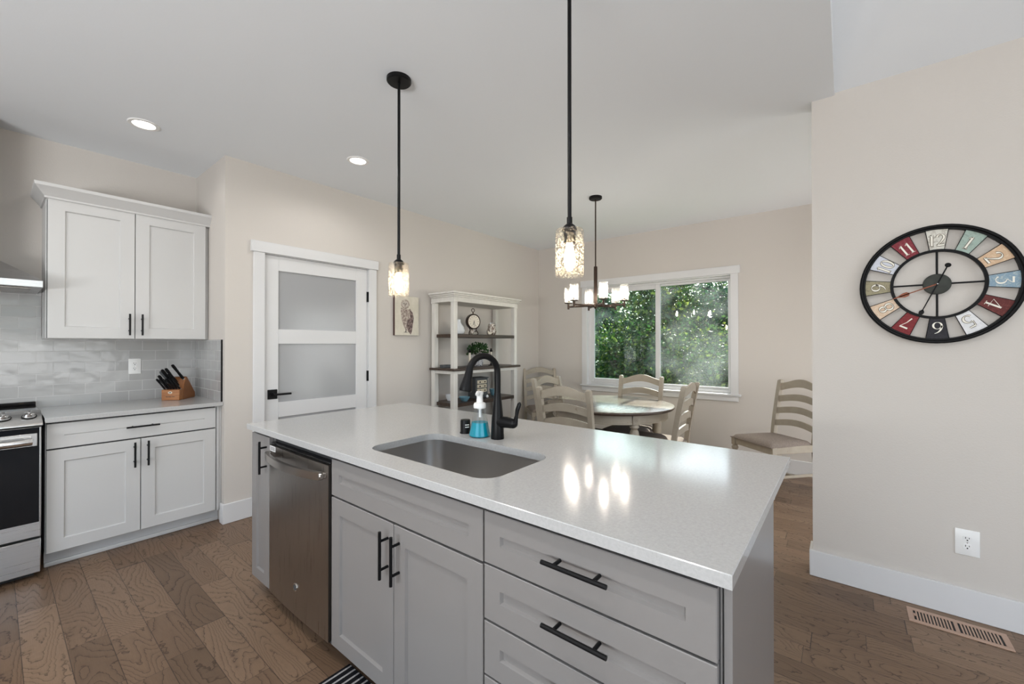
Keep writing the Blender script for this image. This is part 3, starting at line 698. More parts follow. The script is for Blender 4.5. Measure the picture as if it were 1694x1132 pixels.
# ------------------------------------------------------------------ kitchen run
t = thing('base_cabinet', 'white shaker base cabinet right of the range, one wide drawer over two doors', 'cabinet', (0.200, 3.70, 0))
MB().box((0.0, 0.0215, 0.10), (0.893, 0.640, 0.884)).build('cabinet_body', 'white_cab', t, False)
MB().box((0.003, 0.0203, 0.105), (0.856, 0.0213, 0.880)).build('shadow_gap_sheet', 'dark_gap', t, False)  # dark sheet standing in for the shade between drawer and doors
MB().box((0.862, 0.006, 0.096), (0.878, 0.03, 0.884), .001).box((0.880, 0.012, 0.096), (0.893, 0.03, 0.884), .001).build('filler_strip', 'white_cab', t)
MB().box((0, 0.085, 0), (0.893, 0.10, 0.10)).box((0, 0.070, 0), (0.893, 0.085, 0.028), .006, 2).build('toe_kick', 'white_cab', t)
d = front(t, 'drawer', 0.004, 0.855, 0.724, 0.873, 'white_cab', 0.072); bar_handle(d, (0.437, 0.802), 'x', 0.170)
d = front(t, 'door', 0.004, 0.427, 0.103, 0.715, 'white_cab', 0.072); bar_handle(d, (0.395, 0.617), 'z', 0.165)
d = front(t, 'door', 0.431, 0.855, 0.103, 0.715, 'white_cab', 0.072); bar_handle(d, (0.463, 0.617), 'z', 0.165)
kc = MB().box((0.196, 3.668, 0.885), (1.0935, KW - 0.009, 0.914), .002).build('kitchen_countertop', 'quartz')
tag(kc, 'short white quartz worktop on the white base cabinet, between range and tiled return', 'countertop')

t = thing('upper_cabinet', 'white two-door wall cabinet with crown moulding above the knife block', 'cabinet', (0.215, 4.0, 1.386))
MB().box((0, 0.0215, 0.0), (0.862, KW - 4.0, 0.905), .001).build('cabinet_body', 'white_cab', t, False)
MB().box((0.004, 0.0203, 0.003), (0.858, 0.0213, 0.90)).build('shadow_gap_sheet', 'dark_gap', t, False)  # painted shade that shows in the gaps round the doors
MB().box((0.862, 0.03, 0.0), (0.878, KW - 4.0, 0.905), .001).build('filler_strip', 'white_cab', t, False)
d = front(t, 'door', 0.007, 0.4285, 0.003, 0.916, 'white_cab', 0.076); bar_handle(d, (0.398, 0.103), 'z', 0.152)
d = front(t, 'door', 0.4325, 0.8545, 0.003, 0.916, 'white_cab', 0.076); bar_handle(d, (0.466, 0.103), 'z', 0.152)
cm = MB()   # crown swept round the left side and the front
prof = [(0.0, 0.0), (0.008, 0.0), (0.010, 0.012), (0.020, 0.024), (0.044, 0.058), (0.052, 0.066), (0.054, 0.086), (0.0, 0.086)]
path = [(0.0, KW - 4.0), (0.0, 0.0), (0.882, 0.0)]
verts, faces = [], []
for k, (px, py) in enumerate(path):
    for (o, z) in prof:
        dx = -o if k < 2 else 0.0; dy = -o if k > 0 else 0.0
        verts.append((px + dx, py + dy, 0.905 + z))
m_ = len(prof)
for k in range(2):
    for q in range(m_): faces.append((k * m_ + q, k * m_ + (q + 1) % m_, (k + 1) * m_ + (q + 1) % m_, (k + 1) * m_ + q))
faces += [tuple(range(m_)), tuple(range(2 * m_, 3 * m_))]
cm.raw(verts, faces); cm.box((0, 0, 0.905), (0.878, KW - 4.0, 0.985))
cm.build('crown_molding', 'white_cab', t, True, 30)

# range
t = thing('range', 'stainless slide-in range with black glass oven door, left of the white base cabinet', 'range', (-0.568, 3.65, 0))
Wd = 0.756
MB().box((0.004, 0.045, 0.035), (Wd - .004, KW - 3.66, 0.905)).build('range_body', 'slate', t, False)
MB().prism([(0, 0.893), (0.0, 0.878), (0.05, 0.872), (0.19, 0.872), (0.19, 0.953), (0.165, 0.955)], lambda u, v, w: (w, u, v), Wd, bev=.003).build('control_panel', 'steel_h', t)
ck = MB().box((0.0, 0.19, 0.905), (Wd, 0.655, 0.940), .003); ck.box((0, 0.63, 0.93), (Wd, 0.68, 0.962), .006, 2)
ck.build('cooktop', 'blackgloss', t)
kb = None
for k, x in enumerate((0.706, 0.610, 0.514, 0.145, 0.049)):
    ta = math.atan2(0.06, 0.165)
    mx = Matrix.Translation((x, 0.083, 0.926)) @ Matrix.Rotation(-ta + PI / 2 - PI / 2, 4, 'X') @ Matrix.Rotation(2 * ta, 4, 'X')
    m = MB().lathe([(0, 0), (0.027, 0), (0.027, 0.004), (0.024, 0.006), (0.022, 0.020), (0.019, 0.022), (0, 0.022)], n=24, mi=0, mx=mx)
    m.lathe([(0.0275, 0), (0.031, 0), (0.031, 0.003), (0.0275, 0.003)], n=24, mi=1, closed=True, mx=mx)
    m.box((-0.006, -0.024, 0.020), (0.006, 0.024, 0.036), .002, mi=0, mx=mx)
    m.build('knob', ['knob_steel', 'black'], t)
od = MB().box((0.006, -0.004, 0.238), (Wd - .006, 0.045, 0.872), .004, mi=0)
od = od.build('oven_door', 'steel_h', t)
MB().box((0.014, -0.0065, 0.324), (Wd - .014, -0.0042, 0.870), .001).build('oven_window', 'blackgloss', od, False)
hd_ = MB().box((0.022, -0.012, 0.764), (Wd - .022, -0.006, 0.838), .002, mi=0)
hd_.tube([(0.045, -0.05, 0.797), (0.10, -0.058, 0.797), (Wd / 2, -0.061, 0.797), (Wd - .10, -0.058, 0.797), (Wd - .045, -0.05, 0.797)], 0.021, 18, mi=0)
for x in (0.06, Wd - .06): hd_.box((x - .016, -0.05, 0.782), (x + .016, -0.008, 0.812), .004, mi=0)
hd_.build('handle', 'steel_bar', od)
dw_ = MB().box((0.006, -0.004, 0.032), (Wd - .006, 0.045, 0.226), .004).build('storage_drawer', 'steel_h', t)
MB().box((0.03, 0.06, 0.0), (Wd - .03, 0.5, 0.035)).build('plinth', 'rubber', t, False)

# hood
t = thing('range_hood', 'stainless pyramid range hood on the tiled wall, left of the white wall cabinet', 'range hood', (-0.180, KW, 0))
a, b = 0.376, -0.495
MB().box((-a, b, 1.698), (a, -0.010, 1.740), .002).build('hood_band', 'steel_h', t)
c1, c2 = 0.15, -0.245
vs = [(-a, b, 1.740), (a, b, 1.740), (a, -0.002, 1.740), (-a, -0.002, 1.740), (-c1, c2, 1.905), (c1, c2, 1.905), (c1, -0.002, 1.905), (-c1, -0.002, 1.905)]
MB().raw(vs, [(0, 1, 5, 4), (1, 2, 6, 5), (2, 3, 7, 6), (3, 0, 4, 7), (4, 5, 6, 7), (0, 1, 2, 3)]).build('hood_canopy', 'steel_h', t, False)
MB().box((-c1 + .005, c2 + .005, 1.905), (c1 - .005, -0.002, CZ - .002), .002).build('hood_chimney', 'steel_h', t)
for x0_, x1_ in ((-0.33, -0.012), (0.012, 0.33)):
    MB().box((x0_, -0.44, 1.690), (x1_, -0.10, 1.6975), .002).build('grease_filter', 'steel_v', t)

# outlets
def outlet(loc, rz, label, w, h):
    t = thing('wall_outlet', label, 'outlet', loc, rz)
    MB().box((-w / 2, -0.006, -h / 2), (w / 2, 0, h / 2), .003, 2).build('cover_plate', 'plastic_w', t)
    for s in (1, -1):
        m = MB(); pts = []
        for k in range(20):
            aa = 2 * PI * k / 20; pts.append((0.0165 * math.cos(aa) * 1.02, s * 0.0195 + max(-.0125, min(.0125, 0.0165 * math.sin(aa)))))
        m.prism(pts, lambda u, v, q: (u, -0.006 - q, v), 0.0022)
        r = m.build('receptacle', 'plastic_w', t)
        z = s * 0.0195
        MB().box((-0.0075, -0.0086, z), (-0.0050, -0.0081, z + .009)).box((0.0050, -0.0086, z + .001), (0.0072, -0.0081, z + .008)).cyl((0, -0.0081, z - .0065), (0, -0.0086, z - .0065), 0.0032, n=10).build('slot', 'grout_dark', r, False)
    MB().cyl((0, -0.006, 0), (0, -0.0072, 0), 0.003, n=10).build('screw', 'knob_steel', t)
outlet((0.698, KW - 0.009, 1.177), 0, 'white outlet plate on the subway tile left of the knife block', 0.074, 0.118)
outlet((CX, -0.466, 0.372), -PI / 2, 'large white outlet plate low on the greige wall below the clock', 0.085, 0.126)

# ------------------------------------------------------------------ knife block and knives
KB = (0.900, 4.115, 0.914); KR = R(-40)
t = thing('knife_block', 'warm brown wooden knife block full of black-handled knives in the counter corner', 'knife block', KB, KR)
# local: x = length (front at -), y = width, z up ; the front face looks towards -y here
prof = [(-0.075, 0), (-0.075, 0.080), (0.045, 0.080), (0.045, 0)]
kbw = 0.115
body = [(-0.035, 0.0), (-0.035, 0.088), (0.020, 0.135), (0.028, 0.175), (0.055, 0.178), (0.150, 0.045), (0.150, 0.0)]
MB().prism([(0.0, 0), (0.0, 0.095), (0.030, 0.172), (0.054, 0.178), (0.172, 0.040), (0.172, 0)], lambda u, v, w: (w - 0.058, u, v), 0.116, bev=.004).build('block_body', 'block_wood', t)
fb = MB().box((-0.066, -0.050, 0), (0.058, 0.004, 0.083), .004); fb = fb.build('steak_knife_holder', 'block_wood2', t)
lg = MB()
pts = [(0.014 * math.cos(2 * PI * k / 20), 0.009 * math.sin(2 * PI * k / 20)) for k in range(20)]
lg.prism(pts, lambda u, v, w: (u - .006, -0.050 - w, 0.060 + v), 0.001, mi=0)
lg.box((-0.014, -0.0515, 0.056), (0.002, -0.0509, 0.0635), mi=1)
for k in range(11):
    if k != 7: lg.box((-0.034 + k * .0055, -0.0508, 0.0255), (-0.0300 + k * .0055, -0.0500, 0.0295 + (.0015 if k in (0, 4, 8) else 0)), mi=1)
lg.build('block_logo', ['cream', 'grout_dark'], fb, False)
kd = Vector((-0.30, -0.46, 0.80)).normalized()
def knife_proto(L, w, th, name, label):
    k = thing(name, label, 'knife', (0, 0, 0), 0, 'knives in the wooden block')
    pts = [Vector((0, 0, 0)), Vector((0, 0, L * .12)), Vector((0, 0, L * .5)), Vector((0, 0, L * .85)), Vector((0, 0, L)), Vector((0, 0, L * 1.03))]
    h = MB().tube(pts, [w * .8, w, w * .86, w * 1.08, w * .95, w * .4], 10, flat=th / w); h.build('knife_handle', 'black', k)
    b = MB().cyl((0, 0, -0.006), (0, 0, 0.002), w * .78, n=10); b.build('bolster', 'steel_bar', k)
    for f in (0.3, 0.55, 0.8): MB().cyl((0, -th * 1.02, L * f), (0, th * 1.02, L * f), 0.0018, n=8).build('rivet', 'steel_bar', k)
    return k
kx = Matrix.Translation(KB) @ Matrix.Rotation(KR, 4, 'Z')
q = kd.to_track_quat('Z', 'X').to_matrix().to_4x4()
def put(k, lp, tilt=0.0):
    mx = kx @ Matrix.Translation(lp) @ Matrix.Rotation(tilt, 4, 'Y') @ q
    k.location = mx.translation; k.rotation_euler = mx.to_euler()
sk = None
names = ['leftmost', 'second from left', 'third from left', 'fourth from left', 'fifth from left', 'rightmost']
for k in range(6):
    lab = 'small black steak knife, %s in the front row of the wooden block' % names[k]
    if sk is None: sk = knife_proto(0.098, 0.0085, 0.007, 'steak_knife', lab); o = sk
    else: o = dup(sk, label=lab)
    put(o, (-0.055 + k * 0.0205, -0.024, 0.086))
big = [((-0.042, -0.002, 0.094), 0.105, 'black-handled utility knife, upper left in the wooden knife block'),
       ((-0.012, 0.010, 0.118), 0.128, 'tall black-handled chef knife, second in the upper row of the block'),
       ((0.006, 0.016, 0.132), 0.122, 'wide black-handled carving knife at the middle of the block'),
       ((0.022, 0.004, 0.108), 0.105, 'short black-handled knife right of the carving knife in the block'),
       ((0.044, 0.026, 0.162), 0.120, 'black-handled bread knife standing apart at the right of the block')]
for lp, L, lab in big: put(knife_proto(L * 1.12, 0.0135, 0.010, 'kitchen_knife', lab), lp)
shp = thing('honing_steel', 'blue-grey sharpening steel handle rising above the knives in the block', 'sharpening steel', (0, 0, 0), 0, 'knives in the wooden block')
MB().tube([(0, 0, 0), (0, 0, .05), (0, 0, .12), (0, 0, .135)], [.007, .0085, .009, .005], 12).build('steel_handle', 'slate', shp); put(shp, (-0.026, 0.010, 0.115), -0.05)

# ------------------------------------------------------------------ ceiling lights
def can(loc, label):
    t = thing('recessed_light', label, 'ceiling light', loc)
    MB().lathe([(0.056, -0.001), (0.060, -0.006), (0.078, -0.006), (0.082, -0.001), (0.082, 0.0), (0.056, 0.0)], n=36, closed=True).build('trim_ring', 'plastic_w', t)
    MB().lathe([(0, -0.002), (0.057, -0.002), (0.057, 0.0), (0, 0.0)], n=36).build('lens', 'can_lens', t)
    return t
can((0.611, 3.545, CZ), 'round recessed downlight in the ceiling over the white kitchen cabinets')
can((1.772, 2.951, CZ), 'round recessed downlight in the ceiling in front of the pantry door')
def can_lamp(name, loc, w):
    l = bpy.data.lights.new(name, 'SPOT'); l.energy = w; l.spot_size = R(168); l.spot_blend = 0.5; l.shadow_soft_size = 0.055; l.color = (1.0, 0.975, 0.94)
    o = bpy.data.objects.new(name, l); COL.objects.link(o); o.location = loc
for n_, l_, w_ in (('downlight_kitchen', (0.611, 3.545), 4.5), ('downlight_pantry', (1.772, 2.951), 17), ('downlight_range', (-0.55, 3.545), 11), ('downlight_aisle', (0.05, 2.1), 46), ('downlight_front', (0.05, 0.75), 46)):
    can_lamp(n_, (*l_, CZ - .012), w_)
can((-0.55, 3.545, CZ), 'round recessed downlight in the ceiling over the range')
can((0.05, 2.1, CZ), 'round recessed downlight in the ceiling over the aisle, dishwasher end')
can((0.05, 0.75, CZ), 'round recessed downlight in the ceiling over the aisle, drawer end')

def pendant(loc, label):
    t = thing('pendant_light', label, 'pendant light', loc, 0, 'pendants over the island')
    MB().lathe([(0, 0), (0.064, 0), (0.064, -0.016), (0.058, -0.022), (0.012, -0.024), (0, -0.024)], n=32).build('ceiling_canopy', 'black', t)
    MB().cyl((0, 0, -0.02), (0, 0, -0.955), 0.0075, n=14).cyl((0, 0, -0.945), (0, 0, -0.975), 0.0105, n=14).build('rod', 'black', t)
    MB().lathe([(0, -0.968), (0.010, -0.968), (0.022, -0.978), (0.028, -0.990), (0.028, -0.996), (0.023, -0.998), (0.023, -1.040), (0.018, -1.044), (0, -1.044)], n=24).build('socket_cup', 'black', t)
    MB().lathe([(0.024, -0.992), (0.050, -0.992), (0.053, -0.997), (0.053, -1.168)], n=40).build('glass_shade', 'seeded', t)
    MB().lathe([(0, -1.040), (0.011, -1.042), (0.013, -1.056), (0.020, -1.085), (0.021, -1.105), (0.019, -1.125), (0.010, -1.145), (0, -1.149)], n=20).build('bulb', 'bulb', t)
    return t
p1 = pendant((1.362, 0.812, CZ), 'black pendant with seeded glass shade over the near end of the island')
dup(p1, (1.362, 1.868, CZ), 0, 'black pendant with seeded glass shade over the far end, towards the door')

t = thing('chandelier', 'dark bronze six-arm chandelier with glass candle shades over the dining table', 'chandelier', (3.652, 1.887, CZ), R(221.9))
MB().lathe([(0, 0), (0.062, 0), (0.062, -0.018), (0.056, -0.024), (0, -0.026)], n=32).build('ceiling_canopy', 'black', t)
MB().cyl((0, 0, -0.02), (0, 0, -0.70), 0.0065, n=12).build('rod', 'bronze', t)
MB().lathe([(0, -0.675), (0.016, -0.675), (0.017, -0.68), (0.017, -1.035), (0.026, -1.040), (0.026, -1.068), (0.012, -1.075), (0.010, -1.085), (0, -1.086)], n=20).build('stem', 'bronze', t)
for k in range(6):
    mx = Matrix.Rotation(PI / 3 * k, 4, 'Z')
    ar = MB().tube([(0.02, 0, -1.055), (0.275, 0, -1.055)], 0.0085, 10, mx=mx).cyl((0.275, 0, -1.080), (0.275, 0, -1.020), 0.010, n=14, mx=mx).build('arm', 'bronze', t)
    MB().lathe([(0, -1.026), (0.012, -1.026), (0.036, -1.022), (0.040, -1.016), (0.036, -1.014), (0.010, -1.014), (0.010, -0.988), (0, -0.988)], (0.275, 0, 0), 24, mx=mx).build('bobeche', 'bronze', ar)
    MB().lathe([(0.0395, -1.013), (0.0395, -0.865)], (0.275, 0, 0), 28, mx=mx).build('glass_shade', 'candle_glass', ar)
    MB().lathe([(0, -0.985), (0.008, -0.984), (0.012, -0.972), (0.016, -0.955), (0.015, -0.940), (0.009, -0.920), (0.003, -0.905), (0, -0.902)], (0.275, 0, 0), 16, mx=mx).build('bulb', 'candle_bulb', ar)

# ------------------------------------------------------------------ wall clock. local: x = to the right seen from the room, z up, -y out of the wall
t = thing('wall_clock', 'large round black metal clock with coloured number plates on the greige wall', 'clock', (CX, -0.362, 1.654), -PI / 2)
def ring(r0, r1, y0, y1, n=72):
    return MB().lathe([(r0, 0), (r1, 0), (r1, y1 - y0), (r0, y1 - y0)], n=n, closed=True, mx=Matrix.Translation((0, y1, 0)) @ Matrix.Rotation(PI / 2, 4, 'X'))
rm = ring(0.276, 0.300, -0.034, -0.010)
rm.lathe([(0.284, 0.0), (0.288, 0.005), (0.294, 0.005), (0.298, 0.0)], n=72, mx=Matrix.Translation((0, -0.034, 0)) @ Matrix.Rotation(PI / 2, 4, 'X'))
for k in range(4):
    a = PI / 4 + k * PI / 2; rm.box((0.288 * math.cos(a) - .008, -0.011, 0.288 * math.sin(a) - .008), (0.288 * math.cos(a) + .008, 0.0, 0.288 * math.sin(a) + .008))
rm.build('outer_rim', 'clock_black', t)
ring(0.163, 0.176, -0.032, -0.018).build('inner_ring', 'clock_black', t)
MB().lathe([(0, 0), (0.052, 0), (0.052, 0.010), (0.046, 0.013), (0, 0.014)], n=40, mx=Matrix.Translation((0, -0.018, 0)) @ Matrix.Rotation(PI / 2, 4, 'X')).build('hub', 'clock_hub', t)
for k in range(4):
    MB().box((0.048, -0.029, -0.004), (0.166, -0.021, 0.004), mx=Matrix.Rotation(k * PI / 2, 4, 'Y')).build('spoke', 'clock_black', t, False)
def ribbon(pts, ws):
    P = [Vector((a, 0, b)) for a, b in pts]; out = []
    for k in range(len(P)):
        d = (P[min(k + 1, len(P) - 1)] - P[max(k - 1, 0)]); d.normalize(); s = Vector((-d.z, 0, d.x)); out.append((P[k] + s * ws[k] / 2, P[k] - s * ws[k] / 2))
    return out
def arcp(cx, cy, rx, ry, a0, a1, n=18): return [(cx + rx * math.cos(R(a0 + (a1 - a0) * k / n)), cy + ry * math.sin(R(a0 + (a1 - a0) * k / n))) for k in range(n + 1)]
def sides(pts, thin, thick):   # thick where the stroke runs vertically, like a modern serif
    w = []
    for k in range(len(pts)):
        a, b = pts[max(k - 1, 0)], pts[min(k + 1, len(pts) - 1)]; L = math.hypot(b[0] - a[0], b[1] - a[1]) or 1
        w.append(thin + (thick - thin) * (abs(b[1] - a[1]) / L) ** 2)
    return w
TN, TK = 0.034, 0.125
def glyph(ch):
    S = []
    def st(p, w=None): S.append((p, w or sides(p, TN, TK)))
    if ch == '0': st(arcp(.30, .5, .24, .46, 0, 360, 36)); W = .60
    elif ch == '1': st([(.20, 0), (.20, .97)], [TK, TK]); st([(.20, .95), (.03, .80)], [.06, TN]); st([(.05, .015), (.35, .015)], [TN, TN]); W = .40
    elif ch == '2':
        p = arcp(.30, .71, .22, .25, 170, -30, 20); st(p); st([p[-1], (.30, .28), (.07, .05)], [.12, .06, TN]); st([(.06, .06), (.54, .06)], [.12, .12]); W = .60
    elif ch == '3':
        st([(.08, .94), (.50, .94)], [.11, .11]); st([(.50, .90), (.24, .60)], [TN, TN]); st(arcp(.26, .30, .25, .29, 95, -150, 22)); W = .58
    elif ch == '4': st([(.42, 0), (.42, .98)], [TK, TK]); st([(.42, .97), (.04, .28), (.60, .28)], [TN, TN, TN]); st([(.28, .015), (.56, .015)], [TN, TN]); W = .64
    elif ch == '5':
        st([(.16, .94), (.50, .97)], [.10, .06]); st([(.14, .95), (.11, .52)], [TN, TN]); st(arcp(.27, .30, .25, .29, 125, -150, 22)); W = .58
    elif ch == '6': st(arcp(.30, .30, .23, .28, 0, 360, 30)); st(arcp(.52, .30, .46, .66, 180, 98, 14)); W = .62
    elif ch == '7': st([(.05, .93), (.56, .93)], [.13, .13]); st([(.55, .92), (.32, .50), (.20, .03)], [TN, .05, .10]); W = .58
    elif ch == '8': st(arcp(.29, .74, .19, .23, 0, 360, 30)); st(arcp(.29, .27, .24, .27, 0, 360, 30)); W = .58
    else: st(arcp(.30, .69, .23, .28, 0, 360, 30)); st(arcp(.08, .69, .46, .66, 0, -82, 14)); W = .62
    return S, W
def numeral(txt, h, mx, y, dy, grow, parent, mat, name, xs=1.0):
    m = MB(); x = 0; gl = []
    for c in txt: S, W = glyph(c); gl.append((S, x)); x += W + .05
    tot = x - .05
    for S, x0_ in gl:
        for p, w in S:
            rb = ribbon([((u + x0_ - tot / 2) * h * xs, (v - .5) * h) for u, v in p], [(q + grow) * h for q in w])
            n = len(rb); vs = []
            for a, b in rb: vs += [(a.x, y, a.z), (b.x, y, b.z), (b.x, y + dy, b.z), (a.x, y + dy, a.z)]
            fs = [(0, 1, 2, 3), tuple((n - 1) * 4 + q for q in range(4))]
            for k in range(n - 1):
                for q in range(4): fs.append((k * 4 + q, k * 4 + (q + 1) % 4, (k + 1) * 4 + (q + 1) % 4, (k + 1) * 4 + q))
            m.raw(vs, fs, 0, mx)
    return m.build(name, mat, parent, False)
outl = {12, 1, 2, 5, 8, 9, 10}
for hnum in range(1, 13):
    mx = Matrix.Rotation(R(30 * hnum), 4, 'Y')   # clockwise seen from the room
    ha = R(8.3); poly = []
    for k in range(7): a = PI / 2 + ha - 2 * ha * k / 6; poly.append((0.278 * math.cos(a), 0.278 * math.sin(a)))
    for k in range(7): a = PI / 2 - ha + 2 * ha * k / 6; poly.append((0.174 * math.cos(a), 0.174 * math.sin(a)))
    pm = patterned('plate_%d' % hnum, *PLATE[hnum], 60)
    pl = MB().prism(poly, lambda u, v, w: (u, -0.028 + w, v), 0.006, mx=mx).build('number_plate', pm, t, False)
    bars = MB()
    for s in (-1, 1):
        a = PI / 2 + s * (ha + .004); c, sn = math.cos(a), math.sin(a)
        bars.tube([(0.168 * c, -0.026, 0.168 * sn), (0.282 * c, -0.026, 0.282 * sn)], 0.0022, 6, mx=mx)
    bars.build('plate_frame', 'clock_black', pl)
    nx = mx @ Matrix.Translation((0, 0, 0.222 if hnum != 3 else 0.226))
    two = hnum > 9
    if hnum in outl: numeral(str(hnum), 0.060, nx, -0.0288, 0.001, 0.075, pl, 'numeral_line', 'numeral_outline', 0.95 if two else 1.1)
    numeral(str(hnum), 0.060, nx, -0.0298, 0.0015, 0.0, pl, 'numeral', 'numeral', 0.95 if two else 1.1)
def hand(name, ang, L, tail, mat, y):
    mx = Matrix.Rotation(ang, 4, 'Y')   # clockwise from 12
    m = MB().prism([(-.003, 0), (.003, 0), (.0022, L * .84), (-.0022, L * .84)], lambda u, v, w: (u, y + w, v), .002, mx=mx)
    hp_ = L * .60
    pts = [(0, L), (.004, L * .86), (.012, hp_ + .022), (.011, hp_ + .008), (.003, hp_), (-.003, hp_), (-.011, hp_ + .008), (-.012, hp_ + .022), (-.004, L * .86)]
    if not tail: m.prism(pts, lambda u, v, w: (u, y + w, v), .002, mx=mx)
    else:
        m.prism([(-.003, 0), (.003, 0), (.003, -tail), (-.003, -tail)], lambda u, v, w: (u, y + w, v), .002, mx=mx)
        m.prism([(.012 * math.cos(2 * PI * k / 16), -tail - .006 + .011 * math.sin(2 * PI * k / 16)) for k in range(16)], lambda u, v, w: (u, y + w, v), .002, mx=mx)
        m.prism([(0, L), (.009, L * .93), (.010, L * .86), (.002, L * .80), (-.002, L * .80), (-.010, L * .86), (-.009, L * .93)], lambda u, v, w: (u, y + w, v), .002, mx=mx)
    return m.build(name, mat, t, False)
hand('minute_hand', R(202.5), 0.172, 0.092, 'clock_black', -0.040)
hand('hour_hand', R(248.5), 0.182, 0, 'hand_copper', -0.036)
MB().ball((0, -0.042, 0), 0.004, 10).build('hand_pin', 'knob_steel', t)

# ------------------------------------------------------------------ floor vent, rug
t = thing('floor_vent', 'copper-coloured floor register set in the dark oak beside the clock wall', 'floor vent', (2.876, -0.410, 0))
vm = MB(); hw, hl = 0.072, 0.170
vm.box((-hw, -hl, 0.0), (-0.046, hl, 0.004), .0015).box((0.046, -hl, 0.0), (hw, hl, 0.004), .0015).box((-0.046, -hl, 0), (0.046, -hl + .022, 0.004)).box((-0.046, hl - .022, 0), (0.046, hl, 0.004)).box((-0.046, -.007, 0), (0.046, .007, 0.004))
for s in (-1, 1):
    for k in range(1, 12):
        y = s * (0.007 + k * (0.141 / 12)); vm.box((-0.046, y - .0031, 0.0), (0.046, y + .0031, 0.004))
vm.build('vent_grille', 'copper', t, False)
MB().box((-.05, -hl + .02, 0.0003), (.05, hl - .02, 0.0012)).build('duct_opening', 'grout_dark', t, False)
MB().box((-.012, hl - .030, 0.002), (.012, hl - .020, 0.007), .002).build('damper_lever', 'copper', t)
rg = MB().box((0.36, 0.45, 0.0), (0.945, 1.632, 0.009), .003).build('floor_mat', 'rug')
tag(rg, 'black floor mat with thin white stripes under the sink side of the island', 'mat')

# ------------------------------------------------------------------ owl print
t = thing('owl_print', 'small canvas print of a brown owl on cream, on the wall beside the door', 'picture', (2.587, PW, 1.440))
OW, OH = 0.306, 0.415
MB().box((0, -0.030, 0), (OW, 0, OH), .002).build('canvas', 'canvas_edge', t)
MB().box((.001, -0.0308, .001), (OW - .001, -0.0301, OH - .001)).build('print_face', 'owl_canvas', t, False)
def cv(px, py): return ((px - 155) / 435 * OW, (955 - py) / 690 * OH)
def flat(pts, y, name, mat):
    MB().prism([cv(*p) for p in pts], lambda u, v, w: (u, y - w, v), 0.0006).build(name, mat, t, False)
flat([(265, 470), (258, 520), (262, 590), (272, 680), (305, 780), (345, 850), (385, 880), (440, 938), (462, 880), (472, 780), (497, 640), (482, 560), (430, 480), (380, 500), (310, 490)], -0.0308, 'owl_figure', 'owl_body')
flat([(430, 500), (470, 550), (497, 640), (480, 760), (462, 880), (440, 938), (400, 890), (360, 800), (380, 700), (430, 640)], -0.0316, 'owl_wing', 'owl_wing')
flat([(340 + 78 * math.cos(k * PI / 12), 408 + 82 * math.sin(k * PI / 12)) for k in range(24)], -0.0316, 'owl_head', 'owl_body')
flat([(336 + 58 * math.cos(k * PI / 12), 412 + 56 * math.sin(k * PI / 12)) for k in range(24)], -0.0324, 'owl_face', 'owl_face')
for x in (312, 360): flat([(x + 9 * math.cos(k * PI / 6), 402 + 9 * math.sin(k * PI / 6)) for k in range(12)], -0.0331, 'owl_eye', 'owl_ink')
flat([(328, 400), (344, 400), (340, 445), (336, 450), (331, 445)], -0.0331, 'owl_beak', 'owl_wing')
flat([(348, 845), (362, 845), (358, 893), (392, 903), (300, 903), (345, 890)], -0.0316, 'owl_foot', 'owl_ink')

# ------------------------------------------------------------------ open shelf unit
SX_, SY_ = 3.072, 3.25
t = thing('etagere', 'tall whitewashed open shelf unit with dark wood shelves against the pantry wall', 'shelf', (SX_, SY_, 0))
Lx, Ly, pw = 1.094, 0.368, 0.058
for x in (0, Lx - pw):
    for y in (0, Ly - pw):
        MB().box((x, y, 0), (x + pw, y + pw, 1.060), .003).box((x + .002, y + .002, 1.085), (x + pw - .002, y + pw - .002, 1.806), .003).box((x - .004, y - .004, 1.80), (x + pw + .004, y + pw + .004, 1.812), .003).build('post', 'shelf_white', t)
fr = MB().box((-.002, -.002, 1.806), (Lx + .002, Ly, 1.858), .002)
fr.box((-.016, -.016, 1.858), (Lx + .016, Ly, 1.874), .005, 2).box((-.028, -.028, 1.874), (Lx + .028, Ly + .002, 1.892), .006, 2).box((-.040, -.040, 1.892), (Lx + .040, Ly + .004, 1.914), .003)
fr.build('cornice', 'shelf_white', t)
ap = MB().box((pw, .004, 1.024), (Lx - pw, .024, 1.060), .002).box((pw, Ly - .024, 1.024), (Lx - pw, Ly - .004, 1.060), .002)
for x in (.006, Lx - .026): ap.box((x, pw, 1.024), (x + .02, Ly - pw, 1.060), .002)
ap.build('apron', 'shelf_white', t)
MB().box((-.026, -.030, 1.060), (Lx + .032, Ly + .004, 1.085), .006, 2).build('shelf_board', 'shelf_wood', t)
MB().box((.030, .004, 1.420), (Lx - .030, Ly - .004, 1.458), .004).build('shelf_board', 'shelf_wood', t)
MB().box((.030, .006, 0.668), (Lx - .030, Ly - .006, 0.706), .004).build('shelf_board', 'shelf_wood', t)
MB().box((.030, .006, 0.200), (Lx - .030, Ly - .006, 0.238), .004).build('shelf_board', 'shelf_wood', t)
Z1, Z2, Z3 = 1.4585, 1.0855, 0.7065
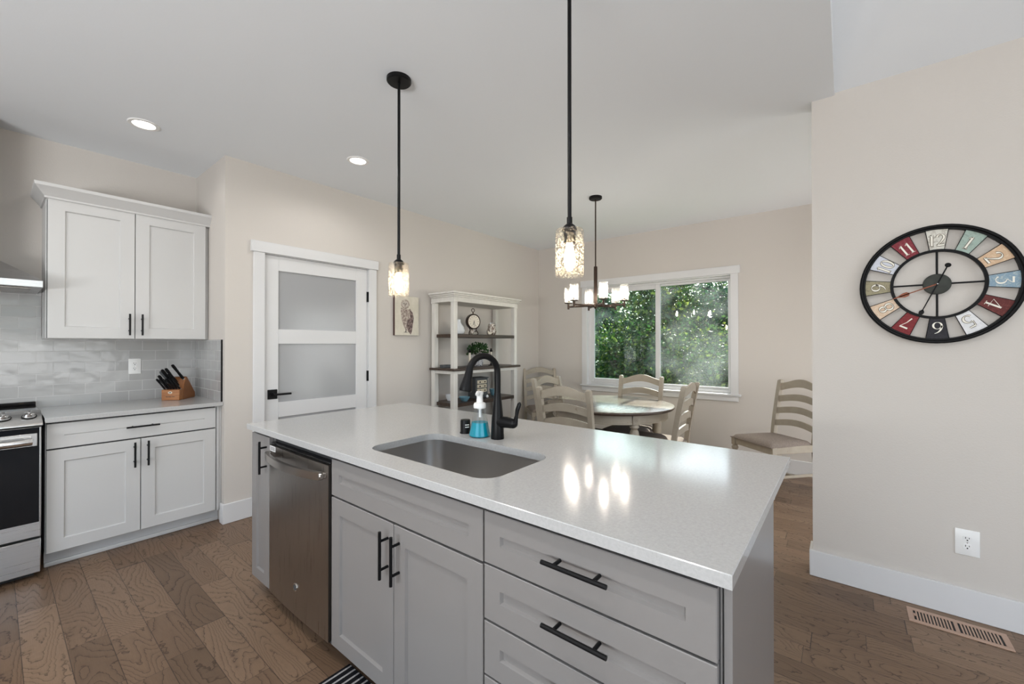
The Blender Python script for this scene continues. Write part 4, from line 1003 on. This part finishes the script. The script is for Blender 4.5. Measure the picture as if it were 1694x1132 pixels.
# top shelf: vase, clock, bird, little sphere
v = MB().lathe([(0, 0), (0.045, 0), (0.062, 0.015), (0.070, 0.045), (0.060, 0.085), (0.030, 0.125), (0.022, 0.150), (0.024, 0.172), (0.020, 0.172), (0.018, 0.15), (0, 0.10)], n=28).build('vase', 'ceramic', None, loc=(3.345, 3.46, Z1))
tag(v, 'white narrow-necked vase on the top shelf, left of the round table clock', 'vase')
tc = thing('table_clock', 'round antique mantel clock with ring top on the top shelf', 'clock', (3.548, 3.43, Z1), R(-14))
MY = Matrix.Rotation(PI / 2, 4, 'X')
MB().lathe([(0, 0), (0.084, 0), (0.090, 0.008), (0.090, 0.050), (0.082, 0.056), (0.078, 0.050), (0, 0.050)], n=36, mx=Matrix.Translation((0, 0.028, 0.155)) @ MY).build('clock_case', 'bronze', tc)
fc = MB().lathe([(0, 0.0505), (0.077, 0.0505), (0.077, 0.049), (0, 0.049)], n=36, mx=Matrix.Translation((0, 0.028, 0.155)) @ MY).build('clock_face', 'cream', tc)
tk = MB()
for k in range(12): tk.box((-.002, -0.0240, 0.052), (.002, -0.0232, 0.068), mx=Matrix.Translation((0, 0, 0.155)) @ Matrix.Rotation(k * PI / 6, 4, 'Y'))
tk.build('hour_mark', 'numeral_line', fc, False)
MB().box((-.0025, -0.0255, -0.01), (.0025, -0.0242, 0.045), mx=Matrix.Translation((0, 0, 0.155)) @ Matrix.Rotation(R(195), 4, 'Y')).box((-.002, -0.0255, -0.01), (.002, -0.0242, 0.058), mx=Matrix.Translation((0, 0, 0.155)) @ Matrix.Rotation(R(165), 4, 'Y')).build('clock_hand', 'grout_dark', fc, False)
MB().lathe([(0.020 + .004 * math.cos(a * PI / 4), .004 * math.sin(a * PI / 4)) for a in range(8)], n=24, closed=True, mx=Matrix.Translation((0, 0, 0.288)) @ MY).cyl((0, 0, .238), (0, 0, .270), .007, n=12).build('ring_handle', 'bronze', tc)
ft = MB()
for s in (-1, 1): ft.tube([(s * .050, 0, .082), (s * .040, -.004, .055), (s * .058, -.010, .030), (s * .062, -.014, .008), (s * .050, -.016, .004)], [.007, .006, .006, .006, .007], 8)
ft.tube([(0, .02, .07), (0, .03, .03), (0, .035, .004)], .006, 8).tube([(-.045, 0, .045), (0, 0, .030), (.045, 0, .045)], .005, 8)
ft.build('clock_foot', 'bronze', tc)
b = thing('bird_figurine', 'white and brown ceramic owl figurine at the right of the top shelf', 'figurine', (3.865, 3.42, Z1), R(20))
MB().lathe([(0, 0), (0.040, 0), (0.056, 0.018), (0.062, 0.045), (0.055, 0.078), (0.044, 0.096), (0.046, 0.112), (0.040, 0.132), (0.020, 0.146), (0, 0.148)], n=26).build('figurine_body', owl_mat('figurine_glaze', (0.12, 0.08, 0.06), (0.66, 0.62, 0.56), 26), b)
for s in (-1, 1):
    MB().ball((s * .018, -0.040, .116), .0085, 10).build('figurine_eye', 'grout_dark', b)
    MB().tube([(s * .026, 0, .130), (s * .032, 0, .152), (s * .034, 0, .160)], [.012, .007, .002], 8).build('ear_tuft', 'ceramic', b)
MB().tube([(0, -.044, .108), (0, -.056, .100)], [.006, .001], 8).build('beak', 'paper', b)
s_ = MB().ball((0, 0, .026), .026, 18, (1.1, 1, 1)).build('pebble_ornament', owl_mat('shell_glaze', (0.25, 0.20, 0.16), (0.62, 0.60, 0.56), 40), None, loc=(3.440, 3.34, Z1))
tag(s_, 'small mottled round ornament on the top shelf, between vase and clock', 'ornament')
s_ = thing('bird_ornament', 'tiny pale bird ornament on the top shelf beside the owl figurine', 'ornament', (3.775, 3.37, Z1))
MB().ball((0, 0, .020), .020, 14, (1.5, .9, .95)).ball((-.026, 0, .036), .012, 12).tube([(.025, 0, .024), (.056, 0, .034)], [.010, .003], 8).build('bird_body', 'cream', s_)
MB().ball((-.030, -.010, .038), .003, 8).tube([(-.036, 0, .036), (-.046, 0, .034)], [.004, .001], 6).build('bird_bill', 'grout_dark', s_)
# middle shelf: plant, candlesticks, black box
pp = thing('potted_plant', 'bushy green houseplant in a patterned white pot on the middle shelf', 'plant', (3.668, 3.46, Z2))
tt = NT('pot_lattice'); co = tt.coord(); ck_ = tt.n('ShaderNodeTexChecker'); tt.l(tt.mapv(co, (1, 1, 1), rot=(0.5, 0.6, 0.8)), ck_.inputs[0]); ck_.inputs['Scale'].default_value = 75
ck_.inputs[1].default_value = (0.68, 0.68, 0.68, 1); ck_.inputs[2].default_value = (0.10, 0.10, 0.13, 1); pot_m = tt.done(tt.bsdf(ck_.outputs[0], 0.35))
MB().lathe([(0, 0), (0.045, 0), (0.058, 0.02), (0.066, 0.06), (0.064, 0.095), (0.060, 0.095), (0.058, 0.085), (0, 0.085)], n=28).build('plant_pot', pot_m, pp)
rnd = random.Random(3); lf = MB(); vs, fs = [], []
for k in range(520):
    th = rnd.uniform(0, 2 * PI); ph = math.acos(rnd.uniform(-0.35, 1)); rr = 0.125 * rnd.uniform(.55, 1.05)
    c = Vector((rr * math.sin(ph) * math.cos(th) * 1.05, rr * math.sin(ph) * math.sin(th) * .95, 0.165 + rr * math.cos(ph) * .85))
    d = (c - Vector((0, 0, .12))).normalized(); d = (d + Vector((rnd.gauss(0, .4), rnd.gauss(0, .4), rnd.gauss(.1, .4)))).normalized()
    s = d.cross(Vector((rnd.gauss(0, 1), rnd.gauss(0, 1), rnd.gauss(0, 1)))).normalized(); L = rnd.uniform(.022, .036); w = L * .33
    n0 = len(vs); up = s.cross(d)
    vs += [c, c + d * L * .5 + s * w + up * .003, c + d * L, c + d * L * .5 - s * w + up * .003]; fs += [(n0, n0 + 1, n0 + 2), (n0, n0 + 2, n0 + 3)]
lf.raw(vs, fs).build('foliage', 'leaf_pot', pp, False)
st_ = MB()
for k in range(14): a = rnd.uniform(0, 6.28); st_.tube([(0, 0, .08), (.03 * math.cos(a), .03 * math.sin(a), .13), (.08 * math.cos(a), .08 * math.sin(a), .20)], .002, 5)
st_.build('stem', 'bark', pp)
def candlestick(loc, label, hb):
    c = thing('candlestick', label, 'candlestick', loc, 0, 'candlesticks on the middle shelf')
    MB().lathe([(0, 0), (0.036, 0), (0.034, 0.006), (0.014, 0.012), (0.009, 0.02), (0.009, .04), (0, .04)], n=20).build('candlestick_base', 'black', c)
    MB().lathe([(0, .038), (0.013, .038), (0.015, .05), (0.013, hb - .05), (0.010, hb - .04), (0, hb - .04)], n=18).build('candlestick_stem', 'cream', c)
    MB().lathe([(0, hb - .042), (0.010, hb - .042), (0.017, hb - .034), (0.019, hb - .026), (.010, hb - .018), (.010, hb), (0, hb)], n=18).build('candle_cup', 'black', c)
candlestick((3.452, 3.39, Z2), 'slim cream and black candlestick left of the houseplant', 0.205)
candlestick((3.846, 3.41, Z2), 'slim cream and black candlestick right of the houseplant', 0.210)
bb = MB().box((-.058, -.03, 0), (.058, .03, .034), .003).build('small_box', 'slate', None, loc=(3.150, 3.47, Z2)); tag(bb, 'small flat black box at the left end of the middle shelf', 'box')
# lower shelf: little drawer chest, bowls
dc = thing('drawer_chest', 'little dark chest with three cream drawers on the lower shelf', 'chest', (3.632, 3.43, Z3), R(-6))
MB().box((-.095, -.07, .0), (.095, .07, .235), .003).build('chest_body', 'slate', dc)
MB().box((-.106, -.08, .235), (.106, .078, .248), .004).build('chest_top', 'slate', dc)
for z in (.075, .125, .175):
    d = MB().box((-.072, -.076, z), (.076, -.068, z + .040), .003).build('drawer', 'paper', dc)
    for x in (-.036, .040): MB().lathe([(0, 0), (.006, 0), (.009, .008), (.006, .013), (0, .014)], n=12, mx=Matrix.Translation((x, -.076, z + .020)) @ MY).build('knob', 'bronze', d)
for s in (-1, 1): MB().ball((s * .06, -.10, .022), .016, 12, (1, 1, 1.3)).build('chest_ornament', 'ceramic', dc)
def bowl_thing(loc, label, r, h, mat):
    o = MB().lathe([(0, .004), (r * .45, .004), (r * .45, 0), (r * .55, 0), (r * .60, .008), (r * .86, h * .5), (r, h), (r * .94, h), (r * .80, h * .5), (r * .5, .014), (0, .012)], n=26).build('bowl', mat, None, loc=loc)
    return tag(o, label, 'bowl', 'bowls on the lower shelf')
bowl_thing((3.338, 3.36, Z3), 'small pale blue bowl on the lower shelf under the faucet spray head', 0.062, 0.048, 'blue_ceramic')
bowl_thing((3.945, 3.46, Z3), 'deep blue bowl on the lower shelf right of the drawer chest', 0.050, 0.078, 'blue_ceramic')
bowl_thing((3.262, 3.52, Z3), 'white bowl at the left end of the lower shelf beside the post', 0.050, 0.066, 'ceramic')

# ------------------------------------------------------------------ dining table
TX, TY = 3.87, 1.853
t = thing('dining_table', 'round antique cream dining table with a grey-brown wood top under the chandelier', 'table', (TX, TY, 0))
MB().lathe([(0, 0.760), (0.606, 0.760), (0.614, 0.757), (0.617, 0.752)], n=72).build('table_top', 'table_wood', t)
MB().lathe([(0.617, 0.752), (0.618, 0.744), (0.610, 0.736), (0.604, 0.730), (0, 0.730)], n=72).build('top_edge', 'table_edge', t)
MB().lathe([(0.535, 0.730), (0.555, 0.730), (0.555, 0.660), (0.560, 0.655), (0.560, 0.645), (0.535, 0.645)], n=72, closed=True).build('apron', 'chair', t)
lm = [(0, 0.645), (0.030, 0.645), (0.040, 0.632), (0.042, 0.618), (0.030, 0.606), (0.026, 0.598), (0.036, 0.585), (0.043, 0.55), (0.045, 0.48), (0.040, 0.36), (0.030, 0.20), (0.026, 0.14), (0.034, 0.125), (0.034, 0.112), (0.024, 0.10), (0.030, 0.06), (0.028, 0.02), (0.020, 0.0), (0, 0)]
for k in range(4):
    a = R(50 + 90 * k); x, y = 0.525 * math.cos(a), 0.525 * math.sin(a)
    mx = Matrix.Translation((x, y, 0)) @ Matrix.Rotation(a, 4, 'Z')
    g = MB().lathe(lm, n=22, mx=mx).box((-.034, -.034, .642), (.040, .034, .730), .003, mx=mx)
    lg_ = g.build('leg', 'chair', t)
    c = MB().box((.0385, -.026, .652), (.0425, .026, .722), .002, mx=mx)
    for q in range(8):
        b_ = q * PI / 4; c.ball((.043, .013 * math.cos(b_), .687 + .016 * math.sin(b_)), .006, 8, (.6, 1, 1), mx=mx)
    c.ball((.043, 0, .687), .007, 8, mx=mx); c.build('carved_rosette', 'chair', lg_)

# ------------------------------------------------------------------ ladder-back chairs. local +x = the way the sitter faces
def chair(label, loc, rz):
    t = thing('dining_chair', label, 'chair', loc, rz, 'ladder-back chairs of the dining set')
    hw = 0.222; zs = 0.455
    def px(z):      # rear-post lean
        if z < zs: return -0.235 - 0.075 * ((zs - z) / zs) ** 1.6
        return -0.235 - 0.095 * ((z - zs) / 0.55) ** 1.25
    for s in (-1, 1):
        zz = [0, .1, .2, .3, .4, .455, .55, .65, .75, .85, .94, .985, 0.995]
        g = MB(); vs, fs = [], []
        for z in zz:
            e = .5 if z > .99 else 1
            w, d = 0.019 * e, 0.021 * e if z > .3 else 0.018; y = s * (hw - .0 + (0.010 if z > .5 else 0) * (z - .5))
            for (dx, dy) in ((-d, -w), (d, -w), (d, w), (-d, w)): vs.append((px(z) + dx, y + dy, z))
        n = len(zz)
        for k in range(n - 1):
            for q in range(4): fs.append((k * 4 + q, k * 4 + (q + 1) % 4, (k + 1) * 4 + (q + 1) % 4, (k + 1) * 4 + q))
        fs += [(0, 1, 2, 3), tuple((n - 1) * 4 + q for q in range(4))]
        g.raw(vs, fs); g.build('rear_leg', 'chair', t, True, 50)
        m = MB().lathe([(0, 0), (0.014, 0), (0.018, .03), (0.022, .18), (0.026, .29), (0.020, .315), (0.020, .322), (0.030, .345), (0.030, .352), (0.022, .368), (0.022, .376), (0, .376)], (0.212, s * .222, 0), 18)
        m.box((0.188, s * .222 - .024, .374), (0.236, s * .222 + .024, .448), .003); m.build('front_leg', 'chair', t)
    ap = MB().box((0.198, -.20, .385), (0.226, .20, .448), .003)
    for s in (-1, 1): ap.box((-.23, s * .218 - .011, .385), (.19, s * .218 + .011, .448), .003)
    ap.box((-.245, -.20, .385), (-.222, .20, .448), .003); ap.build('seat_rail', 'chair', t)
    ss = MB()
    for s in (-1, 1): ss.box((-.27, s * .222 - .008, .17), (.21, s * .222 + .008, .195), .003)
    ss.box((-.02, -.215, .172), (.005, .215, .193), .003); ss.build('stretcher', 'chair', t)
    # cushion
    N = 14; vs, fs = [], []
    for a in range(N + 1):
        for b in range(N + 1):
            u, v = a / N, b / N; x = -.232 + .482 * u; hw2 = .212 + .032 * u; y = -hw2 + 2 * hw2 * v
            e = min(1, min(u, 1 - u, v, 1 - v) * 7); z = .452 + .030 * (1 - (1 - e) ** 2.2) + .012 * math.sin(PI * u) * math.sin(PI * v)
            vs.append((x, y, z))
    q = lambda a, b: a * (N + 1) + b
    for a in range(N):
        for b in range(N): fs.append((q(a, b), q(a + 1, b), q(a + 1, b + 1), q(a, b + 1)))
    nb = len(vs); rim = [q(a, 0) for a in range(N)] + [q(N, b) for b in range(N)] + [q(a, N) for a in range(N, 0, -1)] + [q(0, b) for b in range(N, 0, -1)]
    for i_ in rim: x, y, z = vs[i_]; vs.append((x, y, .446))
    for k in range(len(rim)): fs.append((rim[k], rim[(k + 1) % len(rim)], nb + (k + 1) % len(rim), nb + k))
    fs.append(tuple(range(nb, nb + len(rim))))
    MB().raw(vs, fs).build('seat_cushion', 'fabric', t, True, 60)
    # slats: arched top and bottom, bowed backwards
    for k, (zc, h, rise) in enumerate(((.570, .056, .030), (.690, .058, .032), (.805, .060, .034), (.925, .072, .050))):
        n = 16; vs, fs = [], []
        for i_ in range(n + 1):
            f = i_ / n; y = -.212 + .424 * f; w = math.sin(PI * f); w2 = w ** (1.0 if k < 3 else 1.6)
            bow = -.022 * w; lo = zc - h / 2 + rise * w * .9; hi = zc + h / 2 + rise * w2
            x = px(zc) + bow
            for (dx, z) in ((-.008, lo), (.008, lo), (.008 - .010 * (hi - lo), hi), (-.008 - .010 * (hi - lo), hi)): vs.append((x + dx, y, z))
        for i_ in range(n):
            for q_ in range(4): fs.append((i_ * 4 + q_, i_ * 4 + (q_ + 1) % 4, (i_ + 1) * 4 + (q_ + 1) % 4, (i_ + 1) * 4 + q_))
        fs += [(0, 1, 2, 3), tuple(n * 4 + q_ for q_ in range(4))]
        MB().raw(vs, fs).build('back_slat' if k < 3 else 'crest_rail', 'chair', t, True, 40)
    return t
ch = chair('cream ladder-back chair nearest the island, its back turned to the worktop', (3.206, 1.795, 0), R(2.5))
for loc, rz, lab in (((3.72, 2.185, 0), -91.5, 'cream ladder-back chair on the shelf-unit side of the table, behind the nearest chair'),
                     ((4.80, 3.255, 0), 229.6, 'cream ladder-back chair set diagonally in the corner beside the shelf unit'),
                     ((4.200, 1.765, 0), 182.5, 'cream ladder-back chair with its back against the window sill side of the table'),
                     ((3.86, 1.395, 0), 92.0, 'cream ladder-back chair at the clock-wall side of the table, seen from behind'),
                     ((4.55, 0.535, 0), 141.0, 'cream ladder-back chair away from the table, half hidden by the clock wall')):
    dup(ch, loc, R(rz), lab)

# ------------------------------------------------------------------ outdoors
gd = struct(MB().box((WX + 0.16, -14, -0.50), (40, 24, -0.35)), 'ground', 'grass', smooth=False)
def foliage_mesh(name, n, rx, ry, z0, z1, mats, seed, leaf=(.10, .20), tip=0.5):
    rn = random.Random(seed); vs, fs, mi = [], [], []
    lumps = [(Vector((rn.uniform(-.65, .65) * rx, rn.uniform(-.65, .65) * ry, rn.uniform(z0, z1))), rn.uniform(.45, .9)) for _ in range(46)]
    for k in range(n):
        c0, rr = lumps[rn.randrange(len(lumps))]
        f = (c0.z - z0) / (z1 - z0); sh = 1 - (1 - tip) * f
        d = Vector((rn.gauss(0, 1), rn.gauss(0, 1), rn.gauss(0, .8))).normalized()
        c = Vector((c0.x * sh, c0.y * sh, c0.z)) + d * rr * rn.uniform(.45, 1.05)
        if c.z < z0 - .4: continue
        ax = (d + Vector((rn.gauss(0, .5), rn.gauss(0, .5), rn.gauss(-.3, .5)))).normalized()
        s = ax.cross(Vector((rn.gauss(0, 1), rn.gauss(0, 1), rn.gauss(0, 1)))).normalized()
        L = rn.uniform(*leaf); w = L * .34; i0 = len(vs)
        vs += [c, c + ax * L * .5 + s * w, c + ax * L, c + ax * L * .5 - s * w]; fs.append((i0, i0 + 1, i0 + 2, i0 + 3)); mi.append(0 if rn.random() < .72 else 1)
    me = bpy.data.meshes.new(name); me.from_pydata([tuple(v) for v in vs], [], fs)
    for m in mats: me.materials.append(M[m])
    me.polygons.foreach_set('material_index', mi); me.update(); return me
def tree(name, me, loc, h, label, cat, rz=0.0, group=None, tr=0.14):
    t = thing(name, label, cat, loc, rz, group)
    f = bpy.data.objects.new('foliage', me); COL.objects.link(f); f.parent = t
    m = MB().tube([(0, 0, 0), (.05, .03, h * .3), (-.04, .05, h * .6), (.02, 0, h * .92)], [tr, tr * .8, tr * .55, tr * .15], 10)
    for k in range(7):
        a = k * 2.4; z = h * (.25 + .09 * k); m.tube([(0, 0, z), (.5 * math.cos(a), .5 * math.sin(a), z + .35), (1.0 * math.cos(a), 1.0 * math.sin(a), z + .5)], [tr * .4, tr * .25, tr * .08], 6)
    m.build('trunk', 'bark', t); return t
fa = foliage_mesh('foliage_tall', 9000, 1.5, 1.7, 0.7, 3.6, ('leaf_a', 'leaf_b'), 11, (.07, .16))
fb_ = foliage_mesh('foliage_blue', 9000, 1.4, 1.6, 0.5, 3.4, ('leaf_c', 'leaf_a'), 12, (.06, .14))
fc_ = foliage_mesh('foliage_shrub', 6500, 1.1, 1.2, 0.1, 1.9, ('leaf_a', 'leaf_b'), 13, (.05, .12), 0.8)
GZ = -0.35
ty = [(11.6, 0.4, 'behind the right pane, nearest the frame'), (12.6, 2.4, 'behind the middle of the right pane'), (11.8, 4.2, 'behind the centre mullion'), (12.7, 6.2, 'behind the middle of the left pane'), (12.0, 8.3, 'behind the left end of the left pane'),
      (14.6, 1.4, 'in the second row behind the right pane'), (14.9, 3.5, 'in the second row behind the mullion'), (14.7, 5.4, 'in the second row behind the left pane'), (14.9, 7.6, 'at the far left of the second row')]
proto = {}
for k, (x, y, where) in enumerate(ty):
    kind = k % 2; lab = ('tall leafy green tree outside the window, ' if kind == 0 else 'dense bluish-green tree outside the window, ') + where
    if kind not in proto: proto[kind] = tree('tree', fa if kind == 0 else fb_, (x, y, GZ), 3.6, lab, 'tree', 0, 'trees outside the window')
    else:
        dup(proto[kind], (x, y, GZ), k * 1.3, lab)
sp = None
for k, (x, y, where) in enumerate(((9.6, 1.2, 'low behind the right end of the window'), (9.9, 2.9, 'low behind the right pane'), (9.5, 4.4, 'low behind the mullion'), (9.8, 5.9, 'low behind the left end of the window'))):
    lab = 'low leafy green shrub outside, ' + where
    if sp is None: sp = tree('shrub', fc_, (x, y, GZ), 1.8, lab, 'shrub', 0, 'shrubs outside the window', .05)
    else: dup(sp, (x, y, GZ), k * 1.9, lab)
